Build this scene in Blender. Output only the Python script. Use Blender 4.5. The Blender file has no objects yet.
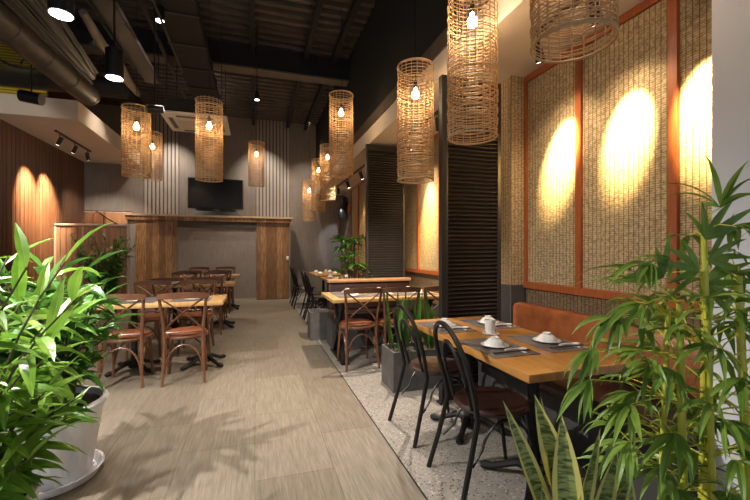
import bpy, math, random
from mathutils import Vector, Matrix

SC = bpy.context.scene
COL = SC.collection
PI = math.pi
R = math.radians

# ------------------------------------------------------------------ camera
YAW = math.atan(120 / 382)
cam_data = bpy.data.cameras.new('camera')
cam_data.sensor_width = 36.0
cam_data.lens = 36.0 * 382 / 750
cam_data.clip_start = 0.05
cam_data.clip_end = 60
cam = bpy.data.objects.new('camera', cam_data)
COL.objects.link(cam)
cam.location = (0, 0, 1.3)
cam.rotation_euler = (PI / 2, 0, -YAW)
SC.camera = cam

# ------------------------------------------------------------------ world, exposure
SC.view_settings.view_transform = 'Standard'
SC.view_settings.look = 'None'
SC.view_settings.gamma = 1
SC.view_settings.use_curve_mapping = False
SC.view_settings.exposure = 0.52
w = bpy.data.worlds.new('street_daylight')
SC.world = w
w.use_nodes = True
w.node_tree.nodes['Background'].inputs[0].default_value = (0.72, 0.82, 1.0, 1)
w.node_tree.nodes['Background'].inputs[1].default_value = 0.42
try:
    SC.cycles.use_denoising = True
    SC.cycles.max_bounces = 6
    SC.cycles.sample_clamp_indirect = 4
    SC.cycles.use_light_tree = True
except Exception:
    pass

WARM = (1.0, 0.72, 0.42)
SOFT = (1.0, 0.86, 0.70)
NEUT = (1.0, 0.95, 0.88)

def light(name, kind, loc, energy, color=SOFT, target=None, size=60, blend=0.5, rad=0.03, parent=None):
    d = bpy.data.lights.new(name, kind)
    d.energy = energy
    d.color = color
    d.shadow_soft_size = rad
    if kind == 'SPOT':
        d.spot_size = R(size)
        d.spot_blend = blend
    o = bpy.data.objects.new(name, d)
    COL.objects.link(o)
    o.location = loc
    if target is not None:
        v = Vector(target) - Vector(loc)
        o.rotation_euler = v.to_track_quat('-Z', 'Y').to_euler()
    return o

# bare spots without fixtures, put in high up to carry the room's light
light('deck_spot', 'SPOT', (-0.95, 5.15, 4.70), 640, SOFT, (-0.6, 5.1, 0), 80, 0.8, 0.03)
light('deck_spot', 'SPOT', (0.03, 6.28, 3.62), 70, SOFT, (0.1, 6.2, 0), 100, 0.8, 0.03)
light('deck_spot', 'SPOT', (-0.9, 7.9, 4.60), 380, SOFT, (-0.6, 7.9, 0), 80, 0.8, 0.03)
light('deck_spot', 'SPOT', (-0.25, 3.4, 4.60), 170, SOFT, (-0.45, 3.1, 0), 60, 1.0, 0.04)
light('deck_spot', 'SPOT', (0.3, 9.3, 4.6), 330, SOFT, (0.2, 9.3, 0), 80, 0.8, 0.03)
light('booth_lamp', 'SPOT', (1.45, 4.10, 2.80), 330, SOFT, (1.40, 4.3, 0), 100, 0.7, 0.03)
light('booth_lamp', 'SPOT', (1.75, 7.8, 2.80), 90, SOFT, (1.5, 7.8, 0), 100, 0.7, 0.03)
light('wall_wash', 'SPOT', (1.3, 9.7, 4.6), 150, SOFT, (1.5, 10.9, 1.8), 70, 0.9, 0.03)
light('wall_wash', 'SPOT', (-0.9, 8.6, 4.6), 420, SOFT, (-1.0, 10.4, 1.2), 90, 0.9, 0.03)
light('left_wall_fill', 'SPOT', (-2.3, 7.0, 4.6), 330, SOFT, (-3.7, 8.8, 2.2), 90, 0.9, 0.03)  # added spot, brightens the left wall under the soffit
light('shrub_fill', 'SPOT', (-2.2, 7.9, 4.7), 160, SOFT, (-2.7, 8.6, 0.8), 60, 0.9, 0.03)  # added spot, brightens the shrub at far left
light('table_spot', 'SPOT', (1.20, 2.65, 4.60), 130, SOFT, (1.7, 2.2, 1.0), 50, 0.9, 0.04)
light('wall_wash', 'SPOT', (-1.9, 9.9, 4.6), 230, SOFT, (-2.1, 10.9, 2.6), 70, 0.9, 0.03)
light('wall_wash', 'SPOT', (0.15, 9.9, 4.6), 230, SOFT, (0.2, 10.9, 2.6), 70, 0.9, 0.03)
light('wall_wash', 'SPOT', (-0.9, 9.7, 4.6), 200, SOFT, (-0.9, 10.9, 2.0), 70, 0.9, 0.03)

# ------------------------------------------------------------------ materials
def new_mat(name):
    m = bpy.data.materials.new(name)
    m.use_nodes = True
    nt = m.node_tree
    b = nt.nodes['Principled BSDF']
    return m, nt, b

def setin(b, k, v):
    if k in b.inputs:
        b.inputs[k].default_value = v

def mixnode(nt, fac, a, b_, blend='MIX'):
    n = nt.nodes.new('ShaderNodeMix')
    n.data_type = 'RGBA'
    n.blend_type = blend
    for sock, val in ((n.inputs[0], fac), (n.inputs[6], a), (n.inputs[7], b_)):
        if hasattr(val, 'links') or isinstance(val, bpy.types.NodeSocket):
            nt.links.new(val, sock)
        elif isinstance(val, tuple):
            sock.default_value = (*val, 1) if len(val) == 3 else val
        else:
            sock.default_value = val
    return n.outputs[2]

def coords(nt, scale=(1, 1, 1), rot=(0, 0, 0), kind='Object'):
    t = nt.nodes.new('ShaderNodeTexCoord')
    mp = nt.nodes.new('ShaderNodeMapping')
    mp.inputs['Scale'].default_value = scale
    mp.inputs['Rotation'].default_value = rot
    nt.links.new(t.outputs[kind], mp.inputs[0])
    return mp.outputs[0]

def noise(nt, vec, scale=5, detail=4, rough=0.55, dist=0.0):
    n = nt.nodes.new('ShaderNodeTexNoise')
    n.inputs['Scale'].default_value = scale
    n.inputs['Detail'].default_value = detail
    n.inputs['Roughness'].default_value = rough
    n.inputs['Distortion'].default_value = dist
    nt.links.new(vec, n.inputs['Vector'])
    return n.outputs['Fac']

def ramp(nt, fac, stops):
    r = nt.nodes.new('ShaderNodeValToRGB')
    e = r.color_ramp.elements
    while len(e) < len(stops):
        e.new(0.5)
    for i, (p, c) in enumerate(stops):
        e[i].position = p
        e[i].color = (*c, 1) if len(c) == 3 else c
    nt.links.new(fac, r.inputs[0])
    return r.outputs[0]

def bump(nt, b, h, strength=0.3, dist=0.01):
    n = nt.nodes.new('ShaderNodeBump')
    n.inputs['Strength'].default_value = strength
    n.inputs['Distance'].default_value = dist
    nt.links.new(h, n.inputs['Height'])
    nt.links.new(n.outputs[0], b.inputs['Normal'])

def plain(name, c, rough=0.5, metal=0.0, var=0.12, scale=8, spec=None, sheen=None):
    m, nt, b = new_mat(name)
    f = noise(nt, coords(nt), scale, 4)
    c2 = tuple(min(1, x * (1 + var)) for x in c)
    c1 = tuple(x * (1 - var) for x in c)
    nt.links.new(ramp(nt, f, [(0.3, c1), (0.7, c2)]), b.inputs['Base Color'])
    b.inputs['Roughness'].default_value = rough
    b.inputs['Metallic'].default_value = metal
    if spec is not None:
        setin(b, 'Specular IOR Level', spec)
    return m

def wood(name, dark, light_, scale=(1, 1, 1), rough=0.4, nscale=6, bmp=0.1):
    m, nt, b = new_mat(name)
    v = coords(nt, scale)
    f = noise(nt, v, nscale, 6, 0.6, 0.6)
    f2 = noise(nt, v, nscale * 5, 4, 0.6)
    mx = mixnode(nt, 0.35, ramp(nt, f, [(0.3, dark), (0.7, light_)]), ramp(nt, f2, [(0.3, dark), (0.7, light_)]))
    nt.links.new(mx, b.inputs['Base Color'])
    b.inputs['Roughness'].default_value = rough
    bump(nt, b, f2, bmp, 0.004)
    return m

def emis(name, c, s):
    m, nt, b = new_mat(name)
    b.inputs['Base Color'].default_value = (*c, 1)
    b.inputs['Emission Color'].default_value = (*c, 1)
    b.inputs['Emission Strength'].default_value = s
    return m

M = {}
M['black'] = plain('black_metal', (0.012, 0.011, 0.011), 0.38, 0.3)
M['dark_iron'] = plain('dark_iron', (0.011, 0.010, 0.010), 0.5, 0.4)
M['deck'] = plain('dark_deck', (0.07, 0.052, 0.042), 0.55, 0.3, 0.3, 3)
M['beam'] = plain('beam_paint', (0.02, 0.017, 0.015), 0.6, 0.0, 0.3, 3)
M['flange'] = plain('flange_brown', (0.085, 0.062, 0.047), 0.7, 0.0, 0.2, 6)  # even brown for the beam flange and the booth fascia band
M['void'] = plain('near_black', (0.007, 0.006, 0.006), 0.8)
M['soffit'] = plain('cream_plaster', (0.66, 0.56, 0.46), 0.85, 0, 0.03, 3)
M['white_wall'] = plain('white_plaster', (0.66, 0.67, 0.70), 0.85, 0, 0.03, 2)
M['dark_wall'] = plain('charcoal_wall', (0.055, 0.052, 0.050), 0.7, 0, 0.2, 5)
M['frame'] = wood('orange_frame_wood', (0.20, 0.048, 0.014), (0.36, 0.10, 0.026), (9, 9, 1), 0.4, 5)
M['chair_wood'] = wood('red_brown_wood', (0.075, 0.028, 0.014), (0.19, 0.078, 0.035), (2, 2, 2), 0.35, 6)
M['leather'] = plain('rust_leather', (0.19, 0.055, 0.022), 0.38, 0, 0.3, 12)
M['bench_leather'] = plain('tan_leather', (0.26, 0.075, 0.022), 0.42, 0, 0.35, 9)
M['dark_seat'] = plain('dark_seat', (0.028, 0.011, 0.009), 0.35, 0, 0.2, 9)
M['ceramic'] = plain('white_ceramic', (0.72, 0.70, 0.66), 0.2, 0, 0.02)
M['mat'] = plain('woven_grey_mat', (0.12, 0.10, 0.098), 0.85, 0, 0.25, 90)
M['concrete'] = plain('grey_planter', (0.08, 0.074, 0.066), 0.75, 0, 0.25, 12)
M['soil'] = plain('soil', (0.03, 0.02, 0.014), 0.95, 0, 0.4, 40)
M['rattan'] = wood('rattan', (0.30, 0.17, 0.075), (0.62, 0.40, 0.20), (1, 1, 4), 0.55, 9)
M['bulb'] = emis('glowing_bulb', (1.0, 0.80, 0.52), 22)
M['lamp_face'] = emis('lamp_face', (1.0, 0.97, 0.92), 14)
M['small_face'] = emis('small_lamp_face', (1.0, 0.93, 0.85), 9)
M['ac_white'] = plain('ac_plastic', (0.62, 0.55, 0.48), 0.5, 0, 0.03)
M['ac_dark'] = plain('ac_grille', (0.09, 0.08, 0.07), 0.6, 0, 0.1)
M['screen'] = plain('black_screen', (0.004, 0.004, 0.004), 0.25, 0, 0.0, 8, 0.2)
M['plastic'] = plain('black_plastic', (0.012, 0.012, 0.012), 0.3, 0, 0.0)
M['louver'] = plain('black_louver', (0.033, 0.028, 0.025), 0.32, 0, 0.15, 6)
M['bark'] = plain('brown_stem', (0.09, 0.07, 0.035), 0.7, 0, 0.4, 20)
M['duct'] = plain('grey_duct', (0.062, 0.05, 0.042), 0.5, 0.2, 0.3, 14)
M['cable'] = plain('dark_cable', (0.028, 0.025, 0.022), 0.6, 0, 0.3, 8)
M['pipe_wrap'] = plain('pipe_wrap', (0.16, 0.125, 0.10), 0.6, 0, 0.25, 8)
M['tray'] = plain('tray_brown', (0.028, 0.018, 0.014), 0.6, 0, 0.3, 8)
M['rail'] = plain('pale_rail', (0.42, 0.36, 0.31), 0.4, 0, 0.05)
M['skirting'] = plain('pale_skirting', (0.45, 0.38, 0.31), 0.5, 0, 0.05)
M['brass'] = plain('dark_socket', (0.03, 0.022, 0.015), 0.4, 0.5)
M['yellow_reed'] = None

def table_wood(name, a, b_):
    m, nt, b = new_mat(name)
    v = coords(nt, (1, 1, 1))
    f = noise(nt, coords(nt, (14, 1.2, 1)), 3, 6, 0.6, 0.5)
    sep = nt.nodes.new('ShaderNodeSeparateXYZ')
    nt.links.new(v, sep.inputs[0])
    # planks: stepped value across the width
    mul = nt.nodes.new('ShaderNodeMath'); mul.operation = 'MULTIPLY'; mul.inputs[1].default_value = 11
    nt.links.new(sep.outputs[0], mul.inputs[0])
    fl = nt.nodes.new('ShaderNodeMath'); fl.operation = 'FLOOR'
    nt.links.new(mul.outputs[0], fl.inputs[0])
    wn = nt.nodes.new('ShaderNodeTexWhiteNoise'); wn.noise_dimensions = '1D'
    nt.links.new(fl.outputs[0], wn.inputs['W'])
    base = ramp(nt, f, [(0.3, a), (0.72, b_)])
    out = mixnode(nt, wn.outputs['Value'], base, mixnode(nt, 0.35, base, a))
    nt.links.new(out, b.inputs['Base Color'])
    b.inputs['Roughness'].default_value = 0.33
    return m
M['table'] = table_wood('honey_table_wood', (0.34, 0.145, 0.032), (0.52, 0.25, 0.06))
M['table_light'] = table_wood('light_table_wood', (0.46, 0.26, 0.09), (0.62, 0.38, 0.16))

def make_floor_mat():
    m, nt, b = new_mat('wood_look_tiles')
    v = coords(nt, (1, 1, 1), (0, 0, PI / 2))
    br = nt.nodes.new('ShaderNodeTexBrick')
    br.offset = 0.5
    br.inputs['Scale'].default_value = 1.0
    br.inputs['Brick Width'].default_value = 0.9
    br.inputs['Row Height'].default_value = 0.45
    br.inputs['Mortar Size'].default_value = 0.0022
    br.inputs['Color1'].default_value = (0.17, 0.146, 0.116, 1)
    br.inputs['Color2'].default_value = (0.21, 0.184, 0.15, 1)
    br.inputs['Mortar'].default_value = (0.10, 0.082, 0.063, 1)
    nt.links.new(v, br.inputs['Vector'])
    f = noise(nt, coords(nt, (26, 1.6, 1)), 2.2, 7, 0.65, 0.3)
    f2 = noise(nt, coords(nt, (70, 3, 1)), 2.2, 5, 0.7)
    g = ramp(nt, f, [(0.25, (0.58, 0.55, 0.51)), (0.75, (1.25, 1.22, 1.17))])
    g2 = ramp(nt, f2, [(0.3, (0.66, 0.64, 0.61)), (0.7, (1.16, 1.16, 1.15))])
    c = mixnode(nt, 1.0, br.outputs['Color'], g, 'MULTIPLY')
    c = mixnode(nt, 1.0, c, g2, 'MULTIPLY')
    nt.links.new(c, b.inputs['Base Color'])
    b.inputs['Roughness'].default_value = 0.42
    bump(nt, b, f2, 0.08, 0.003)
    return m
M['floor'] = make_floor_mat()

def make_terrazzo():
    m, nt, b = new_mat('terrazzo')
    vo = nt.nodes.new('ShaderNodeTexVoronoi')
    vo.inputs['Scale'].default_value = 75
    nt.links.new(coords(nt), vo.inputs['Vector'])
    bw = nt.nodes.new('ShaderNodeSeparateColor')
    nt.links.new(vo.outputs['Color'], bw.inputs[0])
    chips = ramp(nt, bw.outputs[0], [(0.0, (0.035, 0.03, 0.026)), (0.16, (0.035, 0.03, 0.026)), (0.22, (0.19, 0.17, 0.15)),
                                     (0.5, (0.26, 0.235, 0.205)), (0.62, (0.12, 0.098, 0.078)), (0.7, (0.24, 0.215, 0.19)), (1.0, (0.46, 0.44, 0.40))])
    near = ramp(nt, vo.outputs['Distance'], [(0.36, (1, 1, 1)), (0.5, (0, 0, 0))])
    c = mixnode(nt, near, (0.235, 0.212, 0.187), chips)
    f = noise(nt, coords(nt), 2.5, 4)
    c = mixnode(nt, 1.0, c, ramp(nt, f, [(0.3, (0.86, 0.85, 0.84)), (0.7, (1.06, 1.06, 1.06))]), 'MULTIPLY')
    nt.links.new(c, b.inputs['Base Color'])
    b.inputs['Roughness'].default_value = 0.4
    return m
M['terrazzo'] = make_terrazzo()

def make_weave(name, warm, dark, axis='y'):
    # upright dark warp threads over fine horizontal reeds
    m, nt, b = new_mat(name)
    t = nt.nodes.new('ShaderNodeTexCoord')
    sep = nt.nodes.new('ShaderNodeSeparateXYZ')
    nt.links.new(t.outputs['Object'], sep.inputs[0])
    add = nt.nodes.new('ShaderNodeMath'); add.operation = 'ADD'
    nt.links.new(sep.outputs[0], add.inputs[0]); nt.links.new(sep.outputs[1], add.inputs[1])
    def saw(sock, k, ph=0.0):
        a = nt.nodes.new('ShaderNodeMath'); a.operation = 'MULTIPLY'; a.inputs[1].default_value = k
        nt.links.new(sock, a.inputs[0])
        f = nt.nodes.new('ShaderNodeMath'); f.operation = 'FRACT'
        nt.links.new(a.outputs[0], f.inputs[0])
        return f.outputs[0], a.outputs[0]
    fv, av = saw(add.outputs[0], 28)
    fh, ah = saw(sep.outputs[2], 70)
    threads = ramp(nt, fv, [(0.0, (1, 1, 1)), (0.13, (1, 1, 1)), (0.19, (0, 0, 0)), (1.0, (0, 0, 0))])
    rows = ramp(nt, fh, [(0.0, (0.42, 0.42, 0.42)), (0.35, (1, 1, 1)), (0.8, (1, 1, 1)), (1.0, (0.42, 0.42, 0.42))])
    n = noise(nt, coords(nt, (3, 3, 60)), 6, 4, 0.7)
    n2 = noise(nt, coords(nt, (30, 30, 45)), 1.5, 3, 0.7)
    base = ramp(nt, n, [(0.3, tuple(x * 0.55 for x in warm)), (0.65, warm)])
    base = mixnode(nt, 0.7, base, ramp(nt, n2, [(0.38, (0.35, 0.32, 0.28)), (0.6, (1.15, 1.12, 1.05))]), 'MULTIPLY')
    base = mixnode(nt, 0.8, base, rows, 'MULTIPLY')
    c = mixnode(nt, threads, base, dark)
    nt.links.new(c, b.inputs['Base Color'])
    b.inputs['Roughness'].default_value = 0.75
    setin(b, 'Specular IOR Level', 0.2)
    bump(nt, b, rows, 0.25, 0.003)
    return m
M['weave'] = make_weave('woven_reed', (0.56, 0.43, 0.26), (0.14, 0.08, 0.035))
M['weave_dark'] = make_weave('woven_reed_dark', (0.30, 0.20, 0.11), (0.06, 0.035, 0.018))

def make_slatwood(name, dark, lt, k, axis):
    m, nt, b = new_mat(name)
    t = nt.nodes.new('ShaderNodeTexCoord')
    sep = nt.nodes.new('ShaderNodeSeparateXYZ')
    nt.links.new(t.outputs['Object'], sep.inputs[0])
    a = nt.nodes.new('ShaderNodeMath'); a.operation = 'MULTIPLY'; a.inputs[1].default_value = k
    nt.links.new(sep.outputs[axis], a.inputs[0])
    fl = nt.nodes.new('ShaderNodeMath'); fl.operation = 'FLOOR'
    nt.links.new(a.outputs[0], fl.inputs[0])
    wn = nt.nodes.new('ShaderNodeTexWhiteNoise'); wn.noise_dimensions = '1D'
    nt.links.new(fl.outputs[0], wn.inputs['W'])
    f = noise(nt, coords(nt, (12, 12, 1)), 4, 5, 0.6, 0.4)
    base = ramp(nt, f, [(0.3, dark), (0.7, lt)])
    c = mixnode(nt, wn.outputs['Value'], base, mixnode(nt, 0.75, base, dark))
    nt.links.new(c, b.inputs['Base Color'])
    b.inputs['Roughness'].default_value = 0.4
    return m
M['slat'] = make_slatwood('brown_slats', (0.085, 0.038, 0.022), (0.17, 0.082, 0.046), 8, 1)
M['board'] = make_slatwood('rustic_boards', (0.11, 0.05, 0.02), (0.52, 0.29, 0.12), 7.2, 0)
M['low_slat'] = make_slatwood('pink_slats', (0.22, 0.125, 0.085), (0.42, 0.25, 0.17), 12, 0)

def make_graywall(name, a, b_):
    m, nt, b = new_mat(name)
    f = noise(nt, coords(nt, (22, 22, 1.2)), 2.5, 6, 0.7)
    f2 = noise(nt, coords(nt, (1, 1, 1)), 1.2, 3, 0.6)
    c = mixnode(nt, 1.0, ramp(nt, f, [(0.3, a), (0.7, b_)]), ramp(nt, f2, [(0.3, (0.85, 0.84, 0.83)), (0.7, (1.05, 1.05, 1.05))]), 'MULTIPLY')
    nt.links.new(c, b.inputs['Base Color'])
    b.inputs['Roughness'].default_value = 0.7
    return m
M['gray_wall'] = make_graywall('grey_wallcovering', (0.14, 0.118, 0.102), (0.22, 0.19, 0.168))
M['gray_panel'] = make_graywall('grey_panel', (0.21, 0.18, 0.16), (0.32, 0.28, 0.255))
M['rib'] = make_graywall('ribbed_grey', (0.24, 0.21, 0.19), (0.33, 0.29, 0.265))

def make_leaf(name, a, b_, rough=0.35, trans=0.25):
    m, nt, b = new_mat(name)
    f = noise(nt, coords(nt), 7, 3)
    uv = nt.nodes.new('ShaderNodeUVMap')
    sp = nt.nodes.new('ShaderNodeSeparateXYZ')
    nt.links.new(uv.outputs[0], sp.inputs[0])
    ab = nt.nodes.new('ShaderNodeMath'); ab.operation = 'ABSOLUTE'
    nt.links.new(sp.outputs[0], ab.inputs[0])
    vein = ramp(nt, ab.outputs[0], [(0.0, (1.35, 1.35, 1.1)), (0.12, (0.9, 0.9, 0.9)), (1.0, (1.05, 1.05, 1.05))])
    base = ramp(nt, f, [(0.32, a), (0.68, b_)])
    c = mixnode(nt, 1.0, base, vein, 'MULTIPLY')
    nt.links.new(c, b.inputs['Base Color'])
    b.inputs['Roughness'].default_value = rough
    tr = nt.nodes.new('ShaderNodeBsdfTranslucent')
    nt.links.new(c, tr.inputs[0])
    ms = nt.nodes.new('ShaderNodeMixShader')
    ms.inputs[0].default_value = trans
    nt.links.new(b.outputs[0], ms.inputs[1]); nt.links.new(tr.outputs[0], ms.inputs[2])
    nt.links.new(ms.outputs[0], nt.nodes['Material Output'].inputs[0])
    return m
M['leaf_bright'] = make_leaf('bright_leaf', (0.085, 0.24, 0.025), (0.30, 0.50, 0.06), 0.33, 0.3)
M['leaf_mid'] = make_leaf('mid_leaf', (0.035, 0.13, 0.02), (0.13, 0.30, 0.045), 0.3, 0.2)
M['leaf_dark'] = make_leaf('dark_leaf', (0.04, 0.11, 0.02), (0.13, 0.25, 0.05), 0.35, 0.2)
M['leaf_bamboo'] = make_leaf('bamboo_leaf', (0.09, 0.18, 0.02), (0.28, 0.42, 0.06), 0.38, 0.22)

def make_snake(name):
    m, nt, b = new_mat(name)
    uv = nt.nodes.new('ShaderNodeUVMap')
    sp = nt.nodes.new('ShaderNodeSeparateXYZ')
    nt.links.new(uv.outputs[0], sp.inputs[0])
    ab = nt.nodes.new('ShaderNodeMath'); ab.operation = 'ABSOLUTE'
    nt.links.new(sp.outputs[0], ab.inputs[0])
    edge = ramp(nt, ab.outputs[0], [(0.0, (0, 0, 0)), (0.58, (0, 0, 0)), (0.66, (1, 1, 1)), (1, (1, 1, 1))])
    f = noise(nt, coords(nt, (14, 14, 75)), 1.5, 3, 0.6, 0.8)
    core = ramp(nt, f, [(0.40, (0.05, 0.095, 0.015)), (0.58, (0.33, 0.37, 0.11))])
    c = mixnode(nt, edge, core, (0.68, 0.60, 0.16))
    nt.links.new(c, b.inputs['Base Color'])
    b.inputs['Roughness'].default_value = 0.4
    return m
M['snake'] = make_snake('snake_plant_leaf')

def make_culm():
    m, nt, b = new_mat('bamboo_culm')
    f = noise(nt, coords(nt, (6, 6, 1)), 6, 4)
    nt.links.new(ramp(nt, f, [(0.3, (0.40, 0.46, 0.03)), (0.7, (0.72, 0.62, 0.07))]), b.inputs['Base Color'])
    b.inputs['Roughness'].default_value = 0.35
    return m
M['culm'] = make_culm()

def make_pot():
    m, nt, b = new_mat('white_pot_relief')
    b.inputs['Base Color'].default_value = (0.78, 0.79, 0.84, 1)
    b.inputs['Roughness'].default_value = 0.35
    wv = nt.nodes.new('ShaderNodeTexWave')
    wv.inputs['Scale'].default_value = 5
    wv.inputs['Distortion'].default_value = 9
    wv.inputs['Detail'].default_value = 2
    nt.links.new(coords(nt, (2, 2, 1)), wv.inputs['Vector'])
    bump(nt, b, wv.outputs['Fac'], 0.35, 0.01)
    return m
M['pot'] = make_pot()

def make_reed_yellow():
    m, nt, b = new_mat('yellow_reed')
    wv = nt.nodes.new('ShaderNodeTexWave')
    wv.bands_direction = 'Z'
    wv.inputs['Scale'].default_value = 7
    wv.inputs['Distortion'].default_value = 0.6
    nt.links.new(coords(nt), wv.inputs['Vector'])
    nt.links.new(ramp(nt, wv.outputs['Fac'], [(0.2, (0.30, 0.20, 0.01)), (0.7, (0.72, 0.55, 0.05))]), b.inputs['Base Color'])
    b.inputs['Roughness'].default_value = 0.7
    return m
M['yellow_reed'] = make_reed_yellow()

# ------------------------------------------------------------------ mesh builder
class MB:
    def __init__(s):
        s.v = []; s.f = []; s.uv = []; s.has_uv = False
    def face(s, ids, uvs=None):
        s.f.append(tuple(ids))
        s.uv.append(uvs)
        if uvs: s.has_uv = True
    def box(s, x0, x1, y0, y1, z0, z1, mtx=None):
        b = len(s.v)
        for z in (z0, z1):
            for x, y in ((x0, y0), (x1, y0), (x1, y1), (x0, y1)):
                p = Vector((x, y, z))
                if mtx is not None: p = mtx @ p
                s.v.append(tuple(p))
        for q in ((0, 3, 2, 1), (4, 5, 6, 7), (0, 1, 5, 4), (1, 2, 6, 5), (2, 3, 7, 6), (3, 0, 4, 7)):
            s.face([b + i for i in q])
        return s
    def rbox(s, x0, x1, y0, y1, z0, z1, r=0.01, mtx=None):
        # box with chamfered edges on all sides: stacked rounded-rectangle loops
        def loop(ins, z):
            k = min(r, (x1 - x0) / 2, (y1 - y0) / 2)
            X0, X1, Y0, Y1 = x0 + ins, x1 - ins, y0 + ins, y1 - ins
            pts = [(X0 + k, Y0), (X1 - k, Y0), (X1 - .3 * k, Y0 + .3 * k), (X1, Y0 + k), (X1, Y1 - k), (X1 - .3 * k, Y1 - .3 * k), (X1 - k, Y1),
                   (X0 + k, Y1), (X0 + .3 * k, Y1 - .3 * k), (X0, Y1 - k), (X0, Y0 + k), (X0 + .3 * k, Y0 + .3 * k)]
            return [(x, y, z) for x, y in pts]
        loops = [loop(r, z0), loop(.3 * r, z0 + .3 * r), loop(0, z0 + r), loop(0, z1 - r), loop(.3 * r, z1 - .3 * r), loop(r, z1)]
        b = len(s.v)
        n = 12
        for L in loops:
            for p in L:
                p = Vector(p)
                if mtx is not None: p = mtx @ p
                s.v.append(tuple(p))
        for i in range(len(loops) - 1):
            for j in range(n):
                s.face([b + i * n + j, b + i * n + (j + 1) % n, b + (i + 1) * n + (j + 1) % n, b + (i + 1) * n + j])
        s.face([b + j for j in reversed(range(n))])
        s.face([b + (len(loops) - 1) * n + j for j in range(n)])
        return s
    def tube(s, pts, r, n=8, closed=False, sy=1.0):
        pts = [Vector(p) for p in pts]
        m = len(pts)
        rr = r if isinstance(r, (list, tuple)) else [r] * m
        b = len(s.v)
        prev = None
        for i, p in enumerate(pts):
            if closed:
                t = (pts[(i + 1) % m] - pts[i - 1]).normalized()
            else:
                t = (pts[min(i + 1, m - 1)] - pts[max(i - 1, 0)]).normalized()
            if prev is None:
                a = Vector((0, 0, 1)) if abs(t.z) < 0.9 else Vector((1, 0, 0))
                u = a.cross(t).normalized()
            else:
                u = (prev - t * prev.dot(t)).normalized()
            prev = u
            v = t.cross(u)
            for k in range(n):
                a = 2 * PI * k / n
                s.v.append(tuple(p + u * math.cos(a) * rr[i] + v * math.sin(a) * rr[i] * sy))
        last = m if closed else m - 1
        for i in range(last):
            i2 = (i + 1) % m
            for k in range(n):
                s.face([b + i * n + k, b + i * n + (k + 1) % n, b + i2 * n + (k + 1) % n, b + i2 * n + k])
        if not closed:
            s.face([b + k for k in reversed(range(n))])
            s.face([b + (m - 1) * n + k for k in range(n)])
        return s
    def lathe(s, prof, c=(0, 0, 0), n=28, sx=1, sy=1):
        b = len(s.v)
        for r, z in prof:
            for k in range(n):
                a = 2 * PI * k / n
                s.v.append((c[0] + r * sx * math.cos(a), c[1] + r * sy * math.sin(a), c[2] + z))
        for i in range(len(prof) - 1):
            for k in range(n):
                s.face([b + i * n + k, b + i * n + (k + 1) % n, b + (i + 1) * n + (k + 1) % n, b + (i + 1) * n + k])
        s.face([b + k for k in reversed(range(n))])
        s.face([b + (len(prof) - 1) * n + k for k in range(n)])
        return s
    def leaf(s, base, d, L, W, droop=0.3, seg=5, fold=0.25, up=Vector((0, 0, 1)), twist=0.0, shape=0.35):
        # lance-shaped leaf with a folded midrib, bending down along its length
        base = Vector(base); d = Vector(d).normalized()
        side = d.cross(up)
        if side.length < 0.05: side = d.cross(Vector((1, 0, 0)))
        side.normalize()
        if twist: side = Matrix.Rotation(twist, 3, d) @ side
        b = len(s.v)
        p = base.copy(); dr = d.copy()
        for i in range(seg + 1):
            t = i / seg
            wd = W * (math.sin(PI * min(1, (t * 0.97 + 0.03)) ** (0.55 + shape * 0.6))) if 0 < i < seg else (W * 0.12 if i == 0 else 0.0005)
            nrm = side.cross(dr).normalized()
            s.v.append(tuple(p - side * wd / 2 + nrm * wd * fold))
            s.v.append(tuple(p))
            s.v.append(tuple(p + side * wd / 2 + nrm * wd * fold))
            dr = (dr + Vector((0, 0, -droop / seg * (1 + t)))).normalized()
            p = p + dr * L / seg
        for i in range(seg):
            a = b + i * 3
            t0, t1 = i / seg, (i + 1) / seg
            s.face([a, a + 1, a + 4, a + 3], [(-1, t0), (0, t0), (0, t1), (-1, t1)])
            s.face([a + 1, a + 2, a + 5, a + 4], [(0, t0), (1, t0), (1, t1), (0, t1)])
        return s
    def build(s, name, m, parent=None, smooth=True, loc=None):
        me = bpy.data.meshes.new(name)
        me.from_pydata(s.v, [], s.f)
        me.materials.append(m)
        if s.has_uv:
            uvl = me.uv_layers.new(name='UVMap')
            for poly, u in zip(me.polygons, s.uv):
                if u:
                    for k, li in enumerate(poly.loop_indices):
                        uvl.data[li].uv = u[k]
        if smooth:
            me.polygons.foreach_set('use_smooth', [True] * len(me.polygons))
            try:
                me.set_sharp_from_angle(angle=R(38))
            except Exception:
                pass
        me.update()
        o = bpy.data.objects.new(name, me)
        COL.objects.link(o)
        if loc is not None: o.location = loc
        if parent is not None: o.parent = parent
        return o

def tag(o, label, cat, group=None, kind=None):
    o['label'] = label; o['category'] = cat
    if group: o['group'] = group
    if kind: o['kind'] = kind
    return o

def thing(name, label, cat, loc=(0, 0, 0), rz=0.0, group=None):
    o = bpy.data.objects.new(name, None)
    COL.objects.link(o)
    o.empty_display_size = 0.1
    o.location = loc; o.rotation_euler = (0, 0, rz)
    return tag(o, label, cat, group)

def struct(o):
    o['kind'] = 'structure'
    return o

def dup(root, loc, rz=0.0, label=None, group=None):
    r = root.copy(); COL.objects.link(r)
    r.location = loc; r.rotation_euler = (0, 0, rz)
    if label: r['label'] = label
    if group: r['group'] = group
    def rec(src, dst):
        for ch in list(src.children):
            c = ch.copy(); COL.objects.link(c); c.parent = dst
            rec(ch, c)
    rec(root, r)
    return r

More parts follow.
